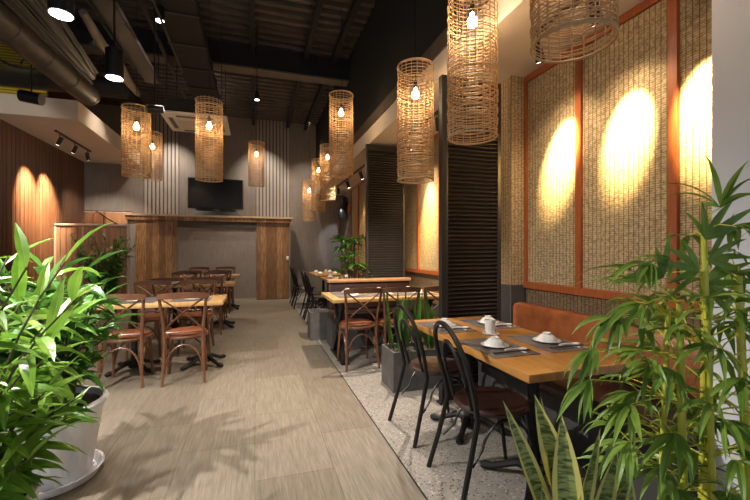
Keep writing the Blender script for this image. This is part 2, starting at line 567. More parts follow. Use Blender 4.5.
class Proto:
    """first use moves the thing itself, later uses copy it"""
    def __init__(s, root): s.root = root; s.used = False
    def put(s, loc, rz=0.0, label=None, group=None):
        if not s.used:
            s.used = True
            s.root.location = loc; s.root.rotation_euler = (0, 0, rz)
            if label: s.root['label'] = label
            if group: s.root['group'] = group
            return s.root
        return dup(s.root, loc, rz, label, group)

def arc(c, rx, rz_, a0, a1, n, plane='xz'):
    out = []
    for i in range(n + 1):
        a = R(a0 + (a1 - a0) * i / n)
        if plane == 'xz': out.append((c[0] + rx * math.cos(a), c[1], c[2] + rz_ * math.sin(a)))
        elif plane == 'yz': out.append((c[0], c[1] + rx * math.cos(a), c[2] + rz_ * math.sin(a)))
        else: out.append((c[0] + rx * math.cos(a), c[1] + rz_ * math.sin(a), c[2]))
    return out

# ================================================================== STRUCTURE
XR, XL, YB, ZD = 2.40, -3.95, 10.9, 4.86

struct(MB().box(-5.2, 0.85, -3.0, YB + 1.6, -0.08, 0.0).build('floor', M['floor'], smooth=False))
struct(MB().box(0.86, 2.75, -3.0, YB + 0.2, -0.08, 0.0).build('floor', M['terrazzo'], smooth=False))
struct(MB().box(0.85, 0.86, -3.0, YB, -0.08, 0.001).build('trim_1', M['dark_iron'], smooth=False))

# back wall with an opening on its left
mb = MB()
mb.box(-2.93, 2.75, YB, YB + .15, 0, 5.1)
mb.box(-4.2, -2.93, YB, YB + .15, 2.26, 5.1)
struct(mb.build('wall_back', M['gray_wall'], smooth=False))
struct(MB().box(-5.0, -2.2, YB + 1.45, YB + 1.6, 0, 5.1).build('wall_stairwell', M['low_slat'], smooth=False))
for x0, x1 in ((-2.66, -1.86), (0.02, 0.93)):
    struct(MB().box(x0, x1, YB - .012, YB, 0, ZD).build('trim_8', M['dark_wall'], smooth=False))  # darker backing puts the shade of the grooves into the colour
    mb = MB()
    n = int((x1 - x0) / 0.085)
    for i in range(n):
        xx = x0 + (i + .5) * (x1 - x0) / n
        mb.box(xx - .030, xx + .030, YB - .035, YB - .012, 0, ZD)
    struct(mb.build('trim_2', M['rib'], smooth=False))
struct(MB().box(0.93, 2.4, YB - .015, YB, 0, 0.09).build('baseboard_back', M['skirting'], smooth=False))

# left slatted wall
mb = MB()
mb.box(XL - .15, XL, 2.0, YB + 1.6, 0, 5.1)
yy = 2.0
while yy < YB:
    mb.box(XL, XL + .022, yy + .008, yy + .117, 0, 3.42)
    yy += .125
struct(mb.build('wall_left', M['slat'], smooth=False))
# left soffit
mb = MB()
mb.box(XL, -2.75, 7.38, YB, 3.42, 3.73)
struct(mb.build('trim_3', M['soffit'], smooth=False))
struct(MB().box(-4.2, -3.9, 2.0, 7.38, 3.42, 5.0).build('wall_left_upper', M['void'], smooth=False))

# ceiling deck, corrugated across the room
mb = MB()
prof = []
y = -1.5
while y < YB + .2:
    prof += [(y, 0), (y + .085, 0), (y + .11, .07), (y + .175, .07)]
    y += .20
x0, x1 = -5.2, 1.9
for yv, zv in prof:
    mb.v.append((x0, yv, ZD + zv)); mb.v.append((x1, yv, ZD + zv))
for i in range(len(prof) - 1):
    mb.face([2 * i, 2 * i + 1, 2 * i + 3, 2 * i + 2])
struct(mb.build('ceiling', M['deck'], smooth=False))
struct(MB().box(-5.2, 2.8, -3.0, YB + 1.7, 5.1, 5.2).build('ceiling', M['void'], smooth=False))
# main steel beam across: web plus lower flange
mb = MB()
mb.box(-5.2, 1.7, 6.98, 7.06, 4.45, ZD)
struct(mb.build('trim_4', M['void'], smooth=False))
struct(MB().box(-5.2, 1.7, 6.90, 7.14, 4.42, 4.45).build('trim_4', M['flange'], smooth=False))
# purlins along the room
for xx in (-2.6, -0.04, 0.86, 1.35):
    mb = MB()
    mb.box(xx - .015, xx + .015, -1.5, 6.98, ZD - .16, ZD)
    mb.box(xx - .04, xx + .04, -1.5, 6.98, ZD - .175, ZD - .16)
    mb.box(xx - .015, xx + .015, 7.06, YB, ZD - .16, ZD)
    mb.box(xx - .04, xx + .04, 7.06, YB, ZD - .175, ZD - .16)
    struct(mb.build('trim_5', M['void'], smooth=False))

# right soffit over the booths
struct(MB().box(1.634, 2.75, -3.0, YB, 2.893, 3.12).build('ceiling_booths', M['soffit'], smooth=False))
struct(MB().box(1.615, 2.75, -3.0, YB, 3.12, 3.27).build('trim_6', M['flange'], smooth=False))  # darker brown band along the top of the booth fascia
struct(MB().box(1.66, 2.75, -3.0, YB, 3.27, 5.1).build('wall_right_upper', M['void'], smooth=False))  # near-black mass standing in for the dark void above the soffit

# right wall
mb = MB()
mb.box(XR + .003, XR + .35, 1.27, YB, 0, 3.0)
struct(mb.build('wall_right', M['dark_wall'], smooth=False))
struct(MB().box(XR - .012, XR, 9.62, YB, 0, 2.893).build('wall_right', M['gray_wall'], smooth=False))
# column between the first two booths
struct(MB().box(2.226, XR, 2.95, 3.22, 0, 0.98).build('wall_pillar', M['dark_wall'], smooth=False))
struct(MB().box(2.226, XR, 2.95, 3.22, 0.98, 2.893).build('wall_pillar', M['weave'], smooth=False))
# near white wall at the right
struct(MB().box(2.10, 2.75, -0.6, 1.27, 0, 2.893).build('wall_near', M['white_wall'], smooth=False))

# framed woven panels
POSTS = {3: [-1, .36, 1.055, 1.67]}
def booth_panels(y0, y1, n, label):
    fr = thing('framed_wall_panelling', label, 'wall panelling', (XR, y0, 0))
    L = y1 - y0
    step = L / n
    MB().box(-.045, 0, 0, L, .955, 1.012).build('bottom_rail', M['frame'], fr, smooth=False)
    MB().box(-.035, 0, 0, L, 2.835, 2.890).build('top_rail', M['frame'], fr, smooth=False)
    for i in range(n):
        a, b = ([0] + POSTS[n][1:])[i:i + 2] if n in POSTS else (i * step, (i + 1) * step)
        MB().box(-.012, 0, a + (.02 if a else 0), b - .02, 1.0, 2.85).build('woven_panel', M['weave'], fr, smooth=False)
    for i in range(1 if n in POSTS else 0, n + 1):
        yy = POSTS.get(n, [k * step for k in range(n + 1)])[i]
        MB().box(-.038, 0, max(0, yy - .026), min(L, yy + .026), 1.012, 2.835).build('post', M['frame'], fr, smooth=False)
    MB().box(-.010, 0, 0, L, .55, .955).build('woven_strip', M['weave_dark'], fr, smooth=False)

booth_panels(1.275, 2.945, 3, 'woven reed panels in an orange wooden frame above the front bench')
booth_panels(3.225, 9.61, 9, 'woven reed panels in orange wooden frame along the rear booths')

# ================================================================== BACK: partition with mantel, tv
t = thing('bar_partition', 'wide grey and rustic wood partition with a pale mantel top below the television', 'partition', (0, 10.42, 0))
MB().box(-2.90, 0.90, 0.0, 0.33, 0, 2.12).build('core', M['gray_panel'], t, smooth=False)
MB().box(-2.72, -1.82, -0.02, 0.0, 0.02, 2.02).build('wood_panel', M['board'], t, smooth=False)
MB().box(0.04, 0.86, -0.02, 0.0, 0.02, 2.02).build('wood_panel', M['board'], t, smooth=False)
MB().box(-1.82, 0.04, -0.035, 0.0, 1.86, 2.02).build('lintel', M['dark_wall'], t, smooth=False)
MB().box(-2.95, 0.97, -0.10, 0.36, 2.12, 2.165).build('mantel_top', wood('mantel_wood', (0.30, 0.19, 0.10), (0.50, 0.35, 0.22), (1, 8, 8), 0.4), t, smooth=False)
MB().box(-2.92, 0.92, -0.07, 0.0, 2.02, 2.12).build('mantel_moulding', M['board'], t, smooth=False)
MB().box(-1.80, 0.03, -0.012, 0.0, 0.0, 0.05).build('skirting', M['skirting'], t, smooth=False)
o = MB().rbox(0.795, 0.855, -0.035, -0.018, 1.02, 1.14, .005).build('switch_plate', M['ceramic'], t)

t = thing('television', 'black flat television standing on the mantel of the rear partition', 'television', (-0.95, 10.56, 2.165))
bz = MB().rbox(-.66, .66, -.03, .03, .19, .97, .012).build('bezel', M['plastic'], t)
MB().box(-.635, .635, -.034, -.03, .225, .945).build('screen', M['screen'], bz, smooth=False)
mb = MB(); b0 = [(-.62, -.11, .0), (.62, -.11, 0), (.62, .10, 0), (-.62, .10, 0), (-.50, -.05, .12), (.50, -.05, .12), (.50, .06, .12), (-.50, .06, .12)]
mb.v = b0
for q in ((0, 3, 2, 1), (4, 5, 6, 7), (0, 1, 5, 4), (1, 2, 6, 5), (2, 3, 7, 6), (3, 0, 4, 7)): mb.face(q)
mb.build('stand', M['plastic'], t, smooth=False)
MB().box(-.08, .08, -.015, .015, .11, .2).build('neck', M['plastic'], t, smooth=False)

# low slatted partition with pale rail, far left
t = thing('slatted_partition', 'low wooden slatted partition with a pale metal handrail, far left', 'partition', (0, 9.45, 0))
mb = MB(); xx = -3.92
while xx < -2.62:
    mb.box(xx, xx + .085, 0, .03, 0, 1.80); xx += .10
mb.build('slats', M['low_slat'], t, smooth=False)
MB().rbox(-3.93, -2.58, -.02, .05, 1.80, 1.85, .01).build('handrail', M['rail'], t)
for xx in (-3.93, -3.45, -2.62):
    MB().box(xx, xx + .03, -.01, .04, 0, 1.80).build('post', M['rail'], t, smooth=False)
light('stairwell_light', 'POINT', (-3.4, 11.6, 2.7), 60, WARM, rad=0.1)
o = MB(); o.tube([(-3.05, 10.86, 2.22), (-2.86 - 1.1, 10.86, 2.22)], .014, 6)
struct(o.build('trim_7', M['rail']))
t = thing('stair_railing', 'dark handrail climbing inside the lit stairwell opening, far left', 'railing', (0, 11.5, 0))
MB().tube([(-4.3, 0, 2.6), (-2.9, 0, 1.6)], .025, 8).build('handrail', M['chair_wood'], t)
for i in range(6):
    xx = -4.2 + i * .24
    MB().tube([(xx, 0, 2.53 - (i * .24) * .714), (xx, 0, 0.0)], .012, 6).build('baluster', M['chair_wood'], t)

# speaker on back/right wall
t = thing('wall_speaker', 'black hanging wall speaker on the grey wall beside the farthest woven panel', 'speaker', (2.37, 10.08, 2.13), -PI / 2)
MB().rbox(-.12, .12, -.22, -.02, 0, .30, .03).build('lower_cabinet', M['plastic'], t)
MB().rbox(-.10, .10, -.18, -.02, .30, .62, .03).build('upper_cabinet', M['plastic'], t)
MB().tube([(0, -.23, .15), (0, -.215, .15)], .075, 20).build('cone', M['dark_iron'], t)
MB().box(-.03, .03, -.02, .04, .2, .45).build('bracket', M['black'], t, smooth=False)
tag_o = thing('wood_wall_ornament', 'round brown wooden ornament on the wall beside the black speaker', 'ornament', (2.355, 9.76, 2.36))
MB().tube([(-.02, 0, 0), (.02, 0, 0)], .13, 24).build('disc', M['frame'], tag_o)

# ================================================================== LOUVERED SCREENS
def louver(x0, x1, y, z1, label):
    t = thing('louvered_screen', label, 'screen', (x0, y, 0), 0, 'black louvered screens')
    W = x1 - x0
    for a in (0, W - .032):
        MB().box(a, a + .032, -.03, .03, 0, z1).build('stile', M['louver'], t, smooth=False)
    for za, zb in ((.0, .12), (z1 - .09, z1)):
        MB().box(.032, W - .032, -.026, .026, za, zb).build('rail', M['louver'], t, smooth=False)
    mb = MB(); z = .14
    while z < z1 - .11:
        mb.box(.032, W - .032, -.024, .024, -.004, .004, Matrix.Translation((0, 0, z)) @ Matrix.Rotation(R(38), 4, 'X'))
        z += .036
    mb.box(.032, W - .032, .022, .026, .12, z1 - .09)
    mb.build('slats', M['louver'], t, smooth=False)
    return t
louver(1.555, 2.12, 2.98, 2.80, 'tall black louvered screen behind the front table, beside woven pillar')
louver(1.56, 2.17, 5.42, 2.86, 'farther black louvered screen standing behind the leafy palm')
t = thing('screen_post', 'slim black post standing against the left edge of the front louvered screen', 'post', (1.525, 2.93, 0))
MB().box(-.022, .022, -.03, .03, .02, 2.78).build('shaft', M['void'], t, smooth=False)
MB().box(-.045, .026, -.045, .03, 0, .02).build('foot', M['black'], t, smooth=False)

# ================================================================== TABLES
def pedestal(t, x, y, h, s=0.26):
    mb = MB(); mb.lathe([(.055, .03), (.06, .06), (.034, .10), (.03, .30), (.036, .33), (.03, .36), (.03, h - .06), (.05, h - .03), (.05, h - .02)], (x, y, 0), 16)
    c = mb.build('column', M['dark_iron'], t)
    for k in range(4):
        a = R(45 + 90 * k)
        q = MB()
        pts = [(x + math.cos(a) * r_, y + math.sin(a) * r_, z_) for r_, z_ in ((.03, .075), (.09, .085), (.16, .055), (.22, .03), (s, .028), (s + .03, .02))]
        q.tube(pts, [.028, .024, .020, .020, .026, .018], 8)
        q.build('foot', M['dark_iron'], t)
    MB().box(x - .18, x + .18, y - .03, y + .03, h - .02, h).build('top_bracket', M['dark_iron'], t, smooth=False)
    return c

t = thing('dining_table', 'long honey wood dining table in the front booth, set for four', 'table', (1.475, 2.085, 0), 0, None)
MB().rbox(-.325, .325, -.685, .685, .71, .75, .004).build('tabletop', M['table'], t)
for yy in (-.30, .38): pedestal(t, .02, yy, .71)

t = thing('dining_table', 'light wood table with crossed black legs in the middle booth', 'table', (1.52, 4.55, 0))
MB().rbox(-.70, .70, -.39, .39, .71, .75, .004).build('tabletop', M['table_light'], t)
for sx in (-.55, .55):
    mb = MB()
    for s_ in (1, -1):
        p0 = Vector((sx, -.30 * s_, .0)); p1 = Vector((sx, .26 * s_, .70))
        d = (p1 - p0); L = d.length
        m_ = Matrix.Translation(p0) @ d.to_track_quat('Z', 'X').to_matrix().to_4x4()
        mb.box(-.035, .035, -.02, .02, 0.015, L, m_)
    mb.box(sx - .035, sx + .035, -.30, .30, .68, .71)
    mb.box(sx - .04, sx + .04, -.34, .34, 0, .03)
    mb.build('crossed_leg', M['dark_iron'], t, smooth=False)

for cy, lab in ((7.15, 'honey wood table behind the rear louvered screen, nearer of two'), (9.0, 'honey wood table closest to the black speaker wall')):
    t = thing('dining_table', lab, 'table', (1.60, cy, 0), 0, 'rear booth tables')
    MB().rbox(-.33, .33, -.65, .65, .71, .75, .004).build('tabletop', M['table'], t)
    for yy in (-.32, .32): pedestal(t, 0, yy, .71)

tb = thing('dining_table', '', 'table', (0, 0, 0), 0, 'light wood tables left of the aisle')
MB().rbox(-.60, .60, -.32, .32, .705, .75, .004).build('tabletop', M['table_light'], tb)
for xx in (-.32, .38): pedestal(tb, xx, 0, .705)
tbp = Proto(tb)
LT = [(-0.93, 4.74), (-0.93, 6.95), (-0.93, 9.05)]
for (x, y), lab in zip(LT, ('nearest light wood table left of the aisle, behind first row of chairs',
                            'middle light wood table in the row left of the aisle', 'farthest light wood table left of the aisle, closest to the partition')):
    tbp.put((x, y, 0), 0, lab)

# ================================================================== CHAIRS
def make_cross_chair():
    t = thing('cross_back_chair', '', 'chair')
    WD = M['chair_wood']
    # seat frame and pad
    mb = MB(); mb.lathe([(.19, .425), (.205, .43), (.21, .445), (.205, .458), (.19, .46)], (0, 0, 0), 28, 1.0, .98); sf = mb.build('seat_frame', WD, t)
    mb = MB(); mb.lathe([(.175, .458), (.190, .466), (.188, .480), (.16, .490), (.08, .494), (.01, .495)], (0, 0.0, 0), 28, 1.0, .98); mb.build('seat_pad', M['leather'], sf)
    for sx in (-1, 1):
        q = MB(); q.tube([(sx * .15, .15, .43), (sx * .165, .165, .25), (sx * .18, .185, .0)], [.018, .016, .013], 8); q.build('leg', WD, t)
        # rear leg continues as back upright
        q = MB(); q.tube([(sx * .185, -.235, 0), (sx * .172, -.20, .22), (sx * .168, -.185, .42), (sx * .175, -.20, .58), (sx * .192, -.235, .74), (sx * .205, -.262, .85)],
                         [.013, .016, .018, .016, .015, .014], 8); q.build('leg', WD, t)
        q = MB(); q.tube([(sx * .175, .175, .12)] + [(sx * .168, .16 * math.cos(a_), .12 + .26 * math.sin(a_)) for a_ in [R(k) for k in range(10, 171, 20)]] + [(sx * .175, -.21, .12)], .009, 6); q.build('leg_brace', WD, t)
    q = MB(); q.tube([(.165 * math.cos(R(k)), .172, .12 + .26 * math.sin(R(k))) for k in range(0, 181, 15)], .009, 6); q.build('leg_brace', WD, t)
    q = MB(); q.tube([(.165 * math.cos(R(k)), -.20, .12 + .26 * math.sin(R(k))) for k in range(0, 181, 15)], .009, 6); q.build('leg_brace', WD, t)
    # curved top rail: wide band
    q = MB(); n = 14
    for i in range(n + 1):
        u = -1 + 2 * i / n
        x_ = u * .222; y_ = -.262 - .045 * (1 - u * u) ; h = .036 + .012 * (1 - u * u)
        zc = .862 + .012 * (1 - u * u)
        q.v += [(x_, y_ - .010, zc - h / 2 - .010), (x_, y_ + .010, zc - h / 2 - .010), (x_, y_ + .010, zc + h / 2), (x_, y_ - .010, zc + h / 2)]
    for i in range(n):
        a = i * 4
        for k in range(4):
            q.face([a + k, a + (k + 1) % 4, a + 4 + (k + 1) % 4, a + 4 + k])
    q.face([3, 2, 1, 0]); q.face([n * 4 + k for k in range(4)])
    q.build('top_rail', WD, t)
    # crossed slats
    for s_ in (-1, 1):
        q = MB()
        pts = []
        for i in range(9):
            u = i / 8
            xx = s_ * (-.16 + .34 * u) * (1 - .25 * math.sin(PI * u) * (1 if u < .5 else -.0))
            pts.append((s_ * (-.160 + .345 * u) , -.19 - .085 * u - .03 * math.sin(PI * u) + .004 * s_, .53 + .31 * (u ** .8)))
        q.tube(pts, .016, 6, False, .5); q.build('cross_slat', WD, t)
    q = MB(); q.tube([(-.17, -.187, .50), (0, -.215, .505), (.17, -.187, .50)], .011, 6); q.build('lower_rail', WD, t)
    return t
cross = Proto(make_cross_chair())
G = 'cross-back chairs left of the aisle'
D2 = PI
left_rows = [
    (-0.67, 4.30, 0.05, 'brown cross-back chair nearest the camera, back turned, at first left table'),
    (-1.20, 4.33, 0.0, 'brown cross-back chair half hidden by leaves, beside the nearest one'),
    (-0.72, 5.36, D2, 'cross-back chair on the far side of the nearest left table, aisle side'),
    (-1.28, 5.40, D2, 'cross-back chair on the far side of the nearest left table, wall side'),
    (-0.68, 6.50, 0.0, 'cross-back chair before the middle left table, aisle side'),
    (-1.22, 6.52, 0.0, 'cross-back chair before the middle left table, wall side'),
    (-0.70, 7.56, D2, 'cross-back chair beyond the middle left table, aisle side'),
    (-1.25, 7.58, D2, 'cross-back chair beyond the middle left table, wall side'),
    (-0.68, 8.60, 0.0, 'cross-back chair before the farthest left table, aisle side'),
    (-1.24, 8.62, 0.0, 'cross-back chair before the farthest left table, wall side'),
    (-0.68, 9.66, D2, 'cross-back chair beyond the farthest left table, aisle side'),
    (-1.26, 9.66, D2, 'cross-back chair beyond the farthest left table, wall side')]
for x, y, a, lab in left_rows: cross.put((x, y, 0), a, lab, G)
G = 'cross-back chairs at the middle booth table'
for x, y, a, lab in ((1.11, 4.22, .03, 'cross-back chair left in the middle booth, closest to the crossed table legs'),
                     (1.56, 4.20, -.05, 'cross-back chair in the middle of three at the middle booth table'),
                     (2.03, 4.20, 0, 'cross-back chair beside the front louvered screen, rightmost at middle booth')):
    cross.put((x, y, 0), a, lab, G)

def make_bentwood():
    t = thing('bentwood_chair', '', 'chair')
    K = M['black']
    q = MB(); q.lathe([(.175, .43), (.20, .436), (.207, .452), (.195, .463), (.15, .458), (.02, .455)], (0, .0, 0), 30, 1, 1); q.build('seat', M['dark_seat'], t)
    # outer hoop: rear legs and back in one bend
    def hoop(w_, zt, r_, y_at):
        pts = []
        for i in range(25):
            a = PI * i / 24
            x_ = w_ * math.cos(a)
            z_ = zt - .26 + .26 * math.sin(a) ** .85 if 0 < i < 24 else zt - .26
            pts.append((x_, y_at(z_), z_))
        return pts
    ya = lambda z: -.175 - .12 * max(0, (z - .45)) / .45 * 1.0
    outer = [(.215, -.29, 0), (.195, -.235, .2), (.182, -.18, .43), (.19, ya(.55), .55)] + hoop(.195, .90, .012, ya) + [(-.19, ya(.55), .55), (-.182, -.18, .43), (-.195, -.235, .2), (-.215, -.29, 0)]
    q = MB(); q.tube(outer, .0145, 8); q.build('back_hoop', K, t)
    inner = [(.105, -.175, .455), (.115, ya(.6), .60)] + hoop(.12, .80, .01, ya) + [(-.115, ya(.6), .60), (-.105, -.175, .455)]
    q = MB(); q.tube(inner, .0105, 8); q.build('inner_hoop', K, t)
    for sx in (-1, 1):
        q = MB(); q.tube([(sx * .13, .13, .44), (sx * .15, .16, .25), (sx * .175, .205, 0)], [.014, .0125, .011], 8); q.build('leg', K, t)
        q = MB(); q.tube([(sx * .15, .14, .2)] + [(sx * .16, .15 * math.cos(R(k)), .22 + .19 * math.sin(R(k))) for k in range(15, 166, 15)] + [(sx * .18, -.21, .2)], .008, 6); q.build('leg_brace', K, t)
    q = MB(); q.tube([(.15 * math.cos(R(k)), .15, .22 + .19 * math.sin(R(k))) for k in range(0, 181, 15)], .008, 6); q.build('leg_brace', K, t)
    return t
bent = Proto(make_bentwood())
G = 'black bentwood chairs at the front table'
bent.put((1.27, 1.86, 0), -PI / 2 - R(4), 'black bentwood chair nearest the camera, left of the front table', G)
bent.put((1.28, 2.55, 0), -PI / 2 + R(3), 'black bentwood chair between the nearest one and the snake plant box', G)
G = 'black bentwood chairs in the rear booth'
for x, y, lab in ((1.10, 9.30, 'farthest black bentwood chair, close to the grey end wall'), (1.10, 8.74, 'black bentwood chair second from the grey end wall'),
                  (1.16, 7.55, 'black bentwood chair third from the grey end wall'), (1.16, 6.95, 'black bentwood chair just behind the small palm planter')):
    bent.put((x, y, 0), -PI / 2, lab, G)

# ================================================================== BENCHES
def bench(label, x0, x1, y0, y1, side, hb, leather=None):
    t = thing('upholstered_bench', label, 'bench', (x0, y0, 0))
    W, L = x1 - x0, y1 - y0
    lm = leather or M['bench_leather']
    if side == 'right':
        MB().box(.05, W, 0.0, L, .0, .34).build('base', M['dark_wall'], t, smooth=False)
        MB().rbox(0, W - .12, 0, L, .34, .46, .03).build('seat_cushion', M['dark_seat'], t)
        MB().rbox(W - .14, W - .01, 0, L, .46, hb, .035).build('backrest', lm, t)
    else:
        MB().box(0, W, .05, L, .0, .34).build('base', M['dark_wall'], t, smooth=False)
        MB().rbox(0, W, 0, L - .10, .34, .46, .03).build('seat_cushion', M['dark_seat'], t)
        MB().rbox(0, W, L - .10, L, .46, hb - .03, .03).build('backrest', M['dark_seat'], t)
        MB().rbox(-.01, W + .01, L - .12, L + .01, hb - .03, hb + .02, .012).build('top_cap', lm, t)
    return t
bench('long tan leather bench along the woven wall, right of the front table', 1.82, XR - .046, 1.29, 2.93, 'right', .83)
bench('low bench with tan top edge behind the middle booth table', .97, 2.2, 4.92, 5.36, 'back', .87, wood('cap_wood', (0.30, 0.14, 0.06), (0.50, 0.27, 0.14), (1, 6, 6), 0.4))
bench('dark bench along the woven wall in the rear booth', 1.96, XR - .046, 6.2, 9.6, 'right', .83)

# ================================================================== TABLEWARE
def place_thing(x, y, z, flip, labs, grp, rot=0):
    """one place setting: mat, saucer, upturned bowl, chopsticks, spoon"""
    for pr, (dx, dy), dz, lab, g in ((matp, (0, 0), 0, labs[0], 'placemats ' + grp), (saucerp, (-.005, 0), .004, labs[1], 'plates ' + grp),
                                     (bowlp, (-.005, 0), .013, labs[2], 'upturned bowls ' + grp), (chopp, (.0, -.155), .004, labs[3], 'chopsticks ' + grp),
                                     (spoonp, (.04, -.115), .004, labs[4], 'spoons ' + grp)):
        c, s_ = math.cos(rot), math.sin(rot)
        X_ = dx * c - dy * s_; Y_ = dx * s_ + dy * c
        pr.put((x + X_, y + Y_, z + dz), rot, lab, g)
mt = thing('placemat', '', 'placemat'); MB().rbox(-.14, .14, -.20, .20, 0, .004, .0015).build('mat', M['mat'], mt); matp = Proto(mt)
sa = thing('plate', '', 'plate')
MB().lathe([(.040, 0), (.045, .002), (.075, .010), (.078, .013), (.073, .013), (.042, .006), (.001, .006)], (0, 0, 0), 30).build('dish', M['ceramic'], sa); saucerp = Proto(sa)
bo = thing('bowl', '', 'bowl')
MB().lathe([(.062, 0), (.060, .005), (.050, .021), (.034, .035), (.024, .039)], (0, 0, 0), 30).build('shell', M['ceramic'], bo)
MB().lathe([(.024, .037), (.024, .047), (.020, .047), (.018, .040)], (0, 0, 0), 24).build('foot_ring', M['ceramic'], bo); bowlp = Proto(bo)
ch = thing('chopsticks', '', 'chopsticks')
for dy in (-.006, .006):
    MB().tube([(-.12, dy, .010), (.11, dy * .5, .012)], [.0035, .002], 6).build('chopstick', M['dark_seat'], ch)
MB().rbox(.06, .075, -.018, .018, 0, .008, .003).build('chopstick_rest', M['ceramic'], ch); chopp = Proto(ch)
sp = thing('spoon', '', 'spoon')
MB().lathe([(.012, 0), (.022, .006), (.024, .012), (.020, .010), (.002, .004)], (.05, 0, 0), 18, 1.2, .85).build('spoon_bowl', M['ceramic'], sp)
MB().tube([(.03, 0, .010), (-.02, 0, .014), (-.06, 0, .010)], [.006, .005, .007], 6).build('handle', M['ceramic'], sp); spoonp = Proto(sp)

spots1 = [((1.30, 1.86), 'near chair side'), ((1.66, 1.86), 'near bench side'), ((1.30, 2.46), 'far chair side'), ((1.66, 2.46), 'far bench side')]
for (x, y), w_ in spots1:
    place_thing(x, y, .75, 1, [f'grey woven placemat at the {w_} of the front table', f'white plate under a bowl at the {w_} of the front table',
        f'upturned white bowl at the {w_} of the front table', f'dark chopsticks on white rest at the {w_} of the front table',
        f'white spoon at the {w_} of the front table'], 'on the front table')
cu = thing('tea_cup', 'tall white cup in the middle of the front table', 'cup', (1.475, 2.17, .757))
MB().lathe([(.026, 0), (.030, .004), (.037, .085), (.035, .085), (.028, .008), (.001, .008)], (0, 0, 0), 26).build('body', M['ceramic'], cu)
sc_ = thing('saucer', 'small white saucer under the tall cup on the front table', 'saucer', (1.475, 2.16, .75))
MB().lathe([(.035, 0), (.055, .007), (.052, .008), (.001, .006)], (0, 0, 0), 26).build('dish', M['ceramic'], sc_)
k_ = 0
spots2 = [((1.12, 4.40), 'front left'), ((1.54, 4.40), 'front middle'), ((1.95, 4.40), 'front right'), ((1.12, 4.74), 'back left'), ((1.54, 4.74), 'back middle'), ((1.95, 4.74), 'back right')]
for (x, y), w_ in spots2:
    m_ = matp.put((x, y, .75), PI / 2, f'grey placemat at the {w_} of the middle booth table', 'placemats on the middle booth table')
    saucerp.put((x, y, .754), 0, f'white plate at the {w_} of the middle booth table', 'plates on the middle booth table')
    bowlp.put((x, y, .767), 0, f'upturned white bowl at the {w_} of the middle booth table', 'upturned bowls on the middle booth table')
for cy, tn in ((7.15, 'nearer rear booth table'), (9.0, 'farthest booth table')):
    for (dx, dy, w_) in ((-.18, -.3, 'near left'), (.16, -.3, 'near right'), (-.18, .32, 'far left'), (.16, .32, 'far right')):
        saucerp.put((1.60 + dx, cy + dy, .75), 0, f'white plate at the {w_} of the {tn}', 'plates on the ' + tn)
        bowlp.put((1.60 + dx, cy + dy, .763), 0, f'upturned white bowl at the {w_} of the {tn}', 'upturned bowls on the ' + tn)
    dup(cu, (1.6, cy, .75), 0, f'white cup in the middle of the {tn}')
for (tx, ty), tn in zip(LT, ('nearest left table', 'middle left table', 'farthest left table')):
    for dx, dy, w_ in ((.26, -.1, 'near aisle place'), (-.28, -.1, 'near wall place'), (.22, .12, 'far aisle place'), (-.32, .12, 'far wall place')):
        matp.put((tx + dx, ty + dy * 1.2, .75), PI / 2, f'grey placemat at the {w_} of the {tn}', 'placemats on the ' + tn)
        saucerp.put((tx + dx, ty + dy * 1.2, .754), 0, f'white plate at the {w_} of the {tn}', 'plates on the ' + tn)

# ================================================================== LANTERNS
random.seed(4)
def make_lantern(h, rad, seed, dens, label=''):
    rnd = random.Random(seed)
    t = thing('woven_lantern', label, 'pendant lamp', (0, 0, 0), 0, 'woven rattan lanterns')
    mb = MB()
    z = 0.0
    while z < h:
        off = rnd.uniform(-.004, .004); tilt = rnd.uniform(-.006, .006); ph = rnd.uniform(0, 6.28)
        k = rad + rnd.uniform(-.005, .005)
        pts = [((k + .002 * math.sin(3 * a + ph)) * math.cos(a), (k + .002 * math.sin(3 * a + ph)) * math.sin(a), z + tilt * math.cos(a + ph)) for a in [2 * PI * j / 30 for j in range(30)]]
        mb.tube(pts, .0032, 4, True)
        z += dens(z / h) * rnd.uniform(.75, 1.25)
    for j in range(20):
        a = 2 * PI * j / 20
        mb.tube([((rad - .004) * math.cos(a), (rad - .004) * math.sin(a), 0), ((rad + .004) * math.cos(a + .03), (rad + .004) * math.sin(a + .03), h / 2), ((rad - .004) * math.cos(a), (rad - .004) * math.sin(a), h)], .003, 4)
    sh = mb.build('woven_shade', M['rattan'], t)
    for zz in (0, h):
        MB().tube([(rad * math.cos(2 * PI * j / 30), rad * math.sin(2 * PI * j / 30), 0) for j in range(30)], .0065, 6, True).build('rim', M['rattan'], t, loc=(0, 0, zz))
    zb = h - .25
    MB().lathe([(.004, -.036), (.020, -.030), (.031, -.015), (.035, .003), (.030, .022), (.018, .042), (.013, .07)], (0, 0, zb), 16).build('bulb', M['bulb'], t)
    MB().lathe([(.016, .065), (.018, .075), (.018, .12), (.008, .135)], (0, 0, zb), 12).build('socket', M['brass'], t)
    mb = MB(); mb.tube([(-rad, 0, h - .02), (rad, 0, h - .02)], .003, 4); mb.tube([(0, -rad, h - .02), (0, rad, h - .02)], .003, 4)
    mb.build('hanger', M['black'], t)
    return t
L1 = Proto(make_lantern(0.95, .16, 3, lambda u: .024 if u > .42 else .0150))
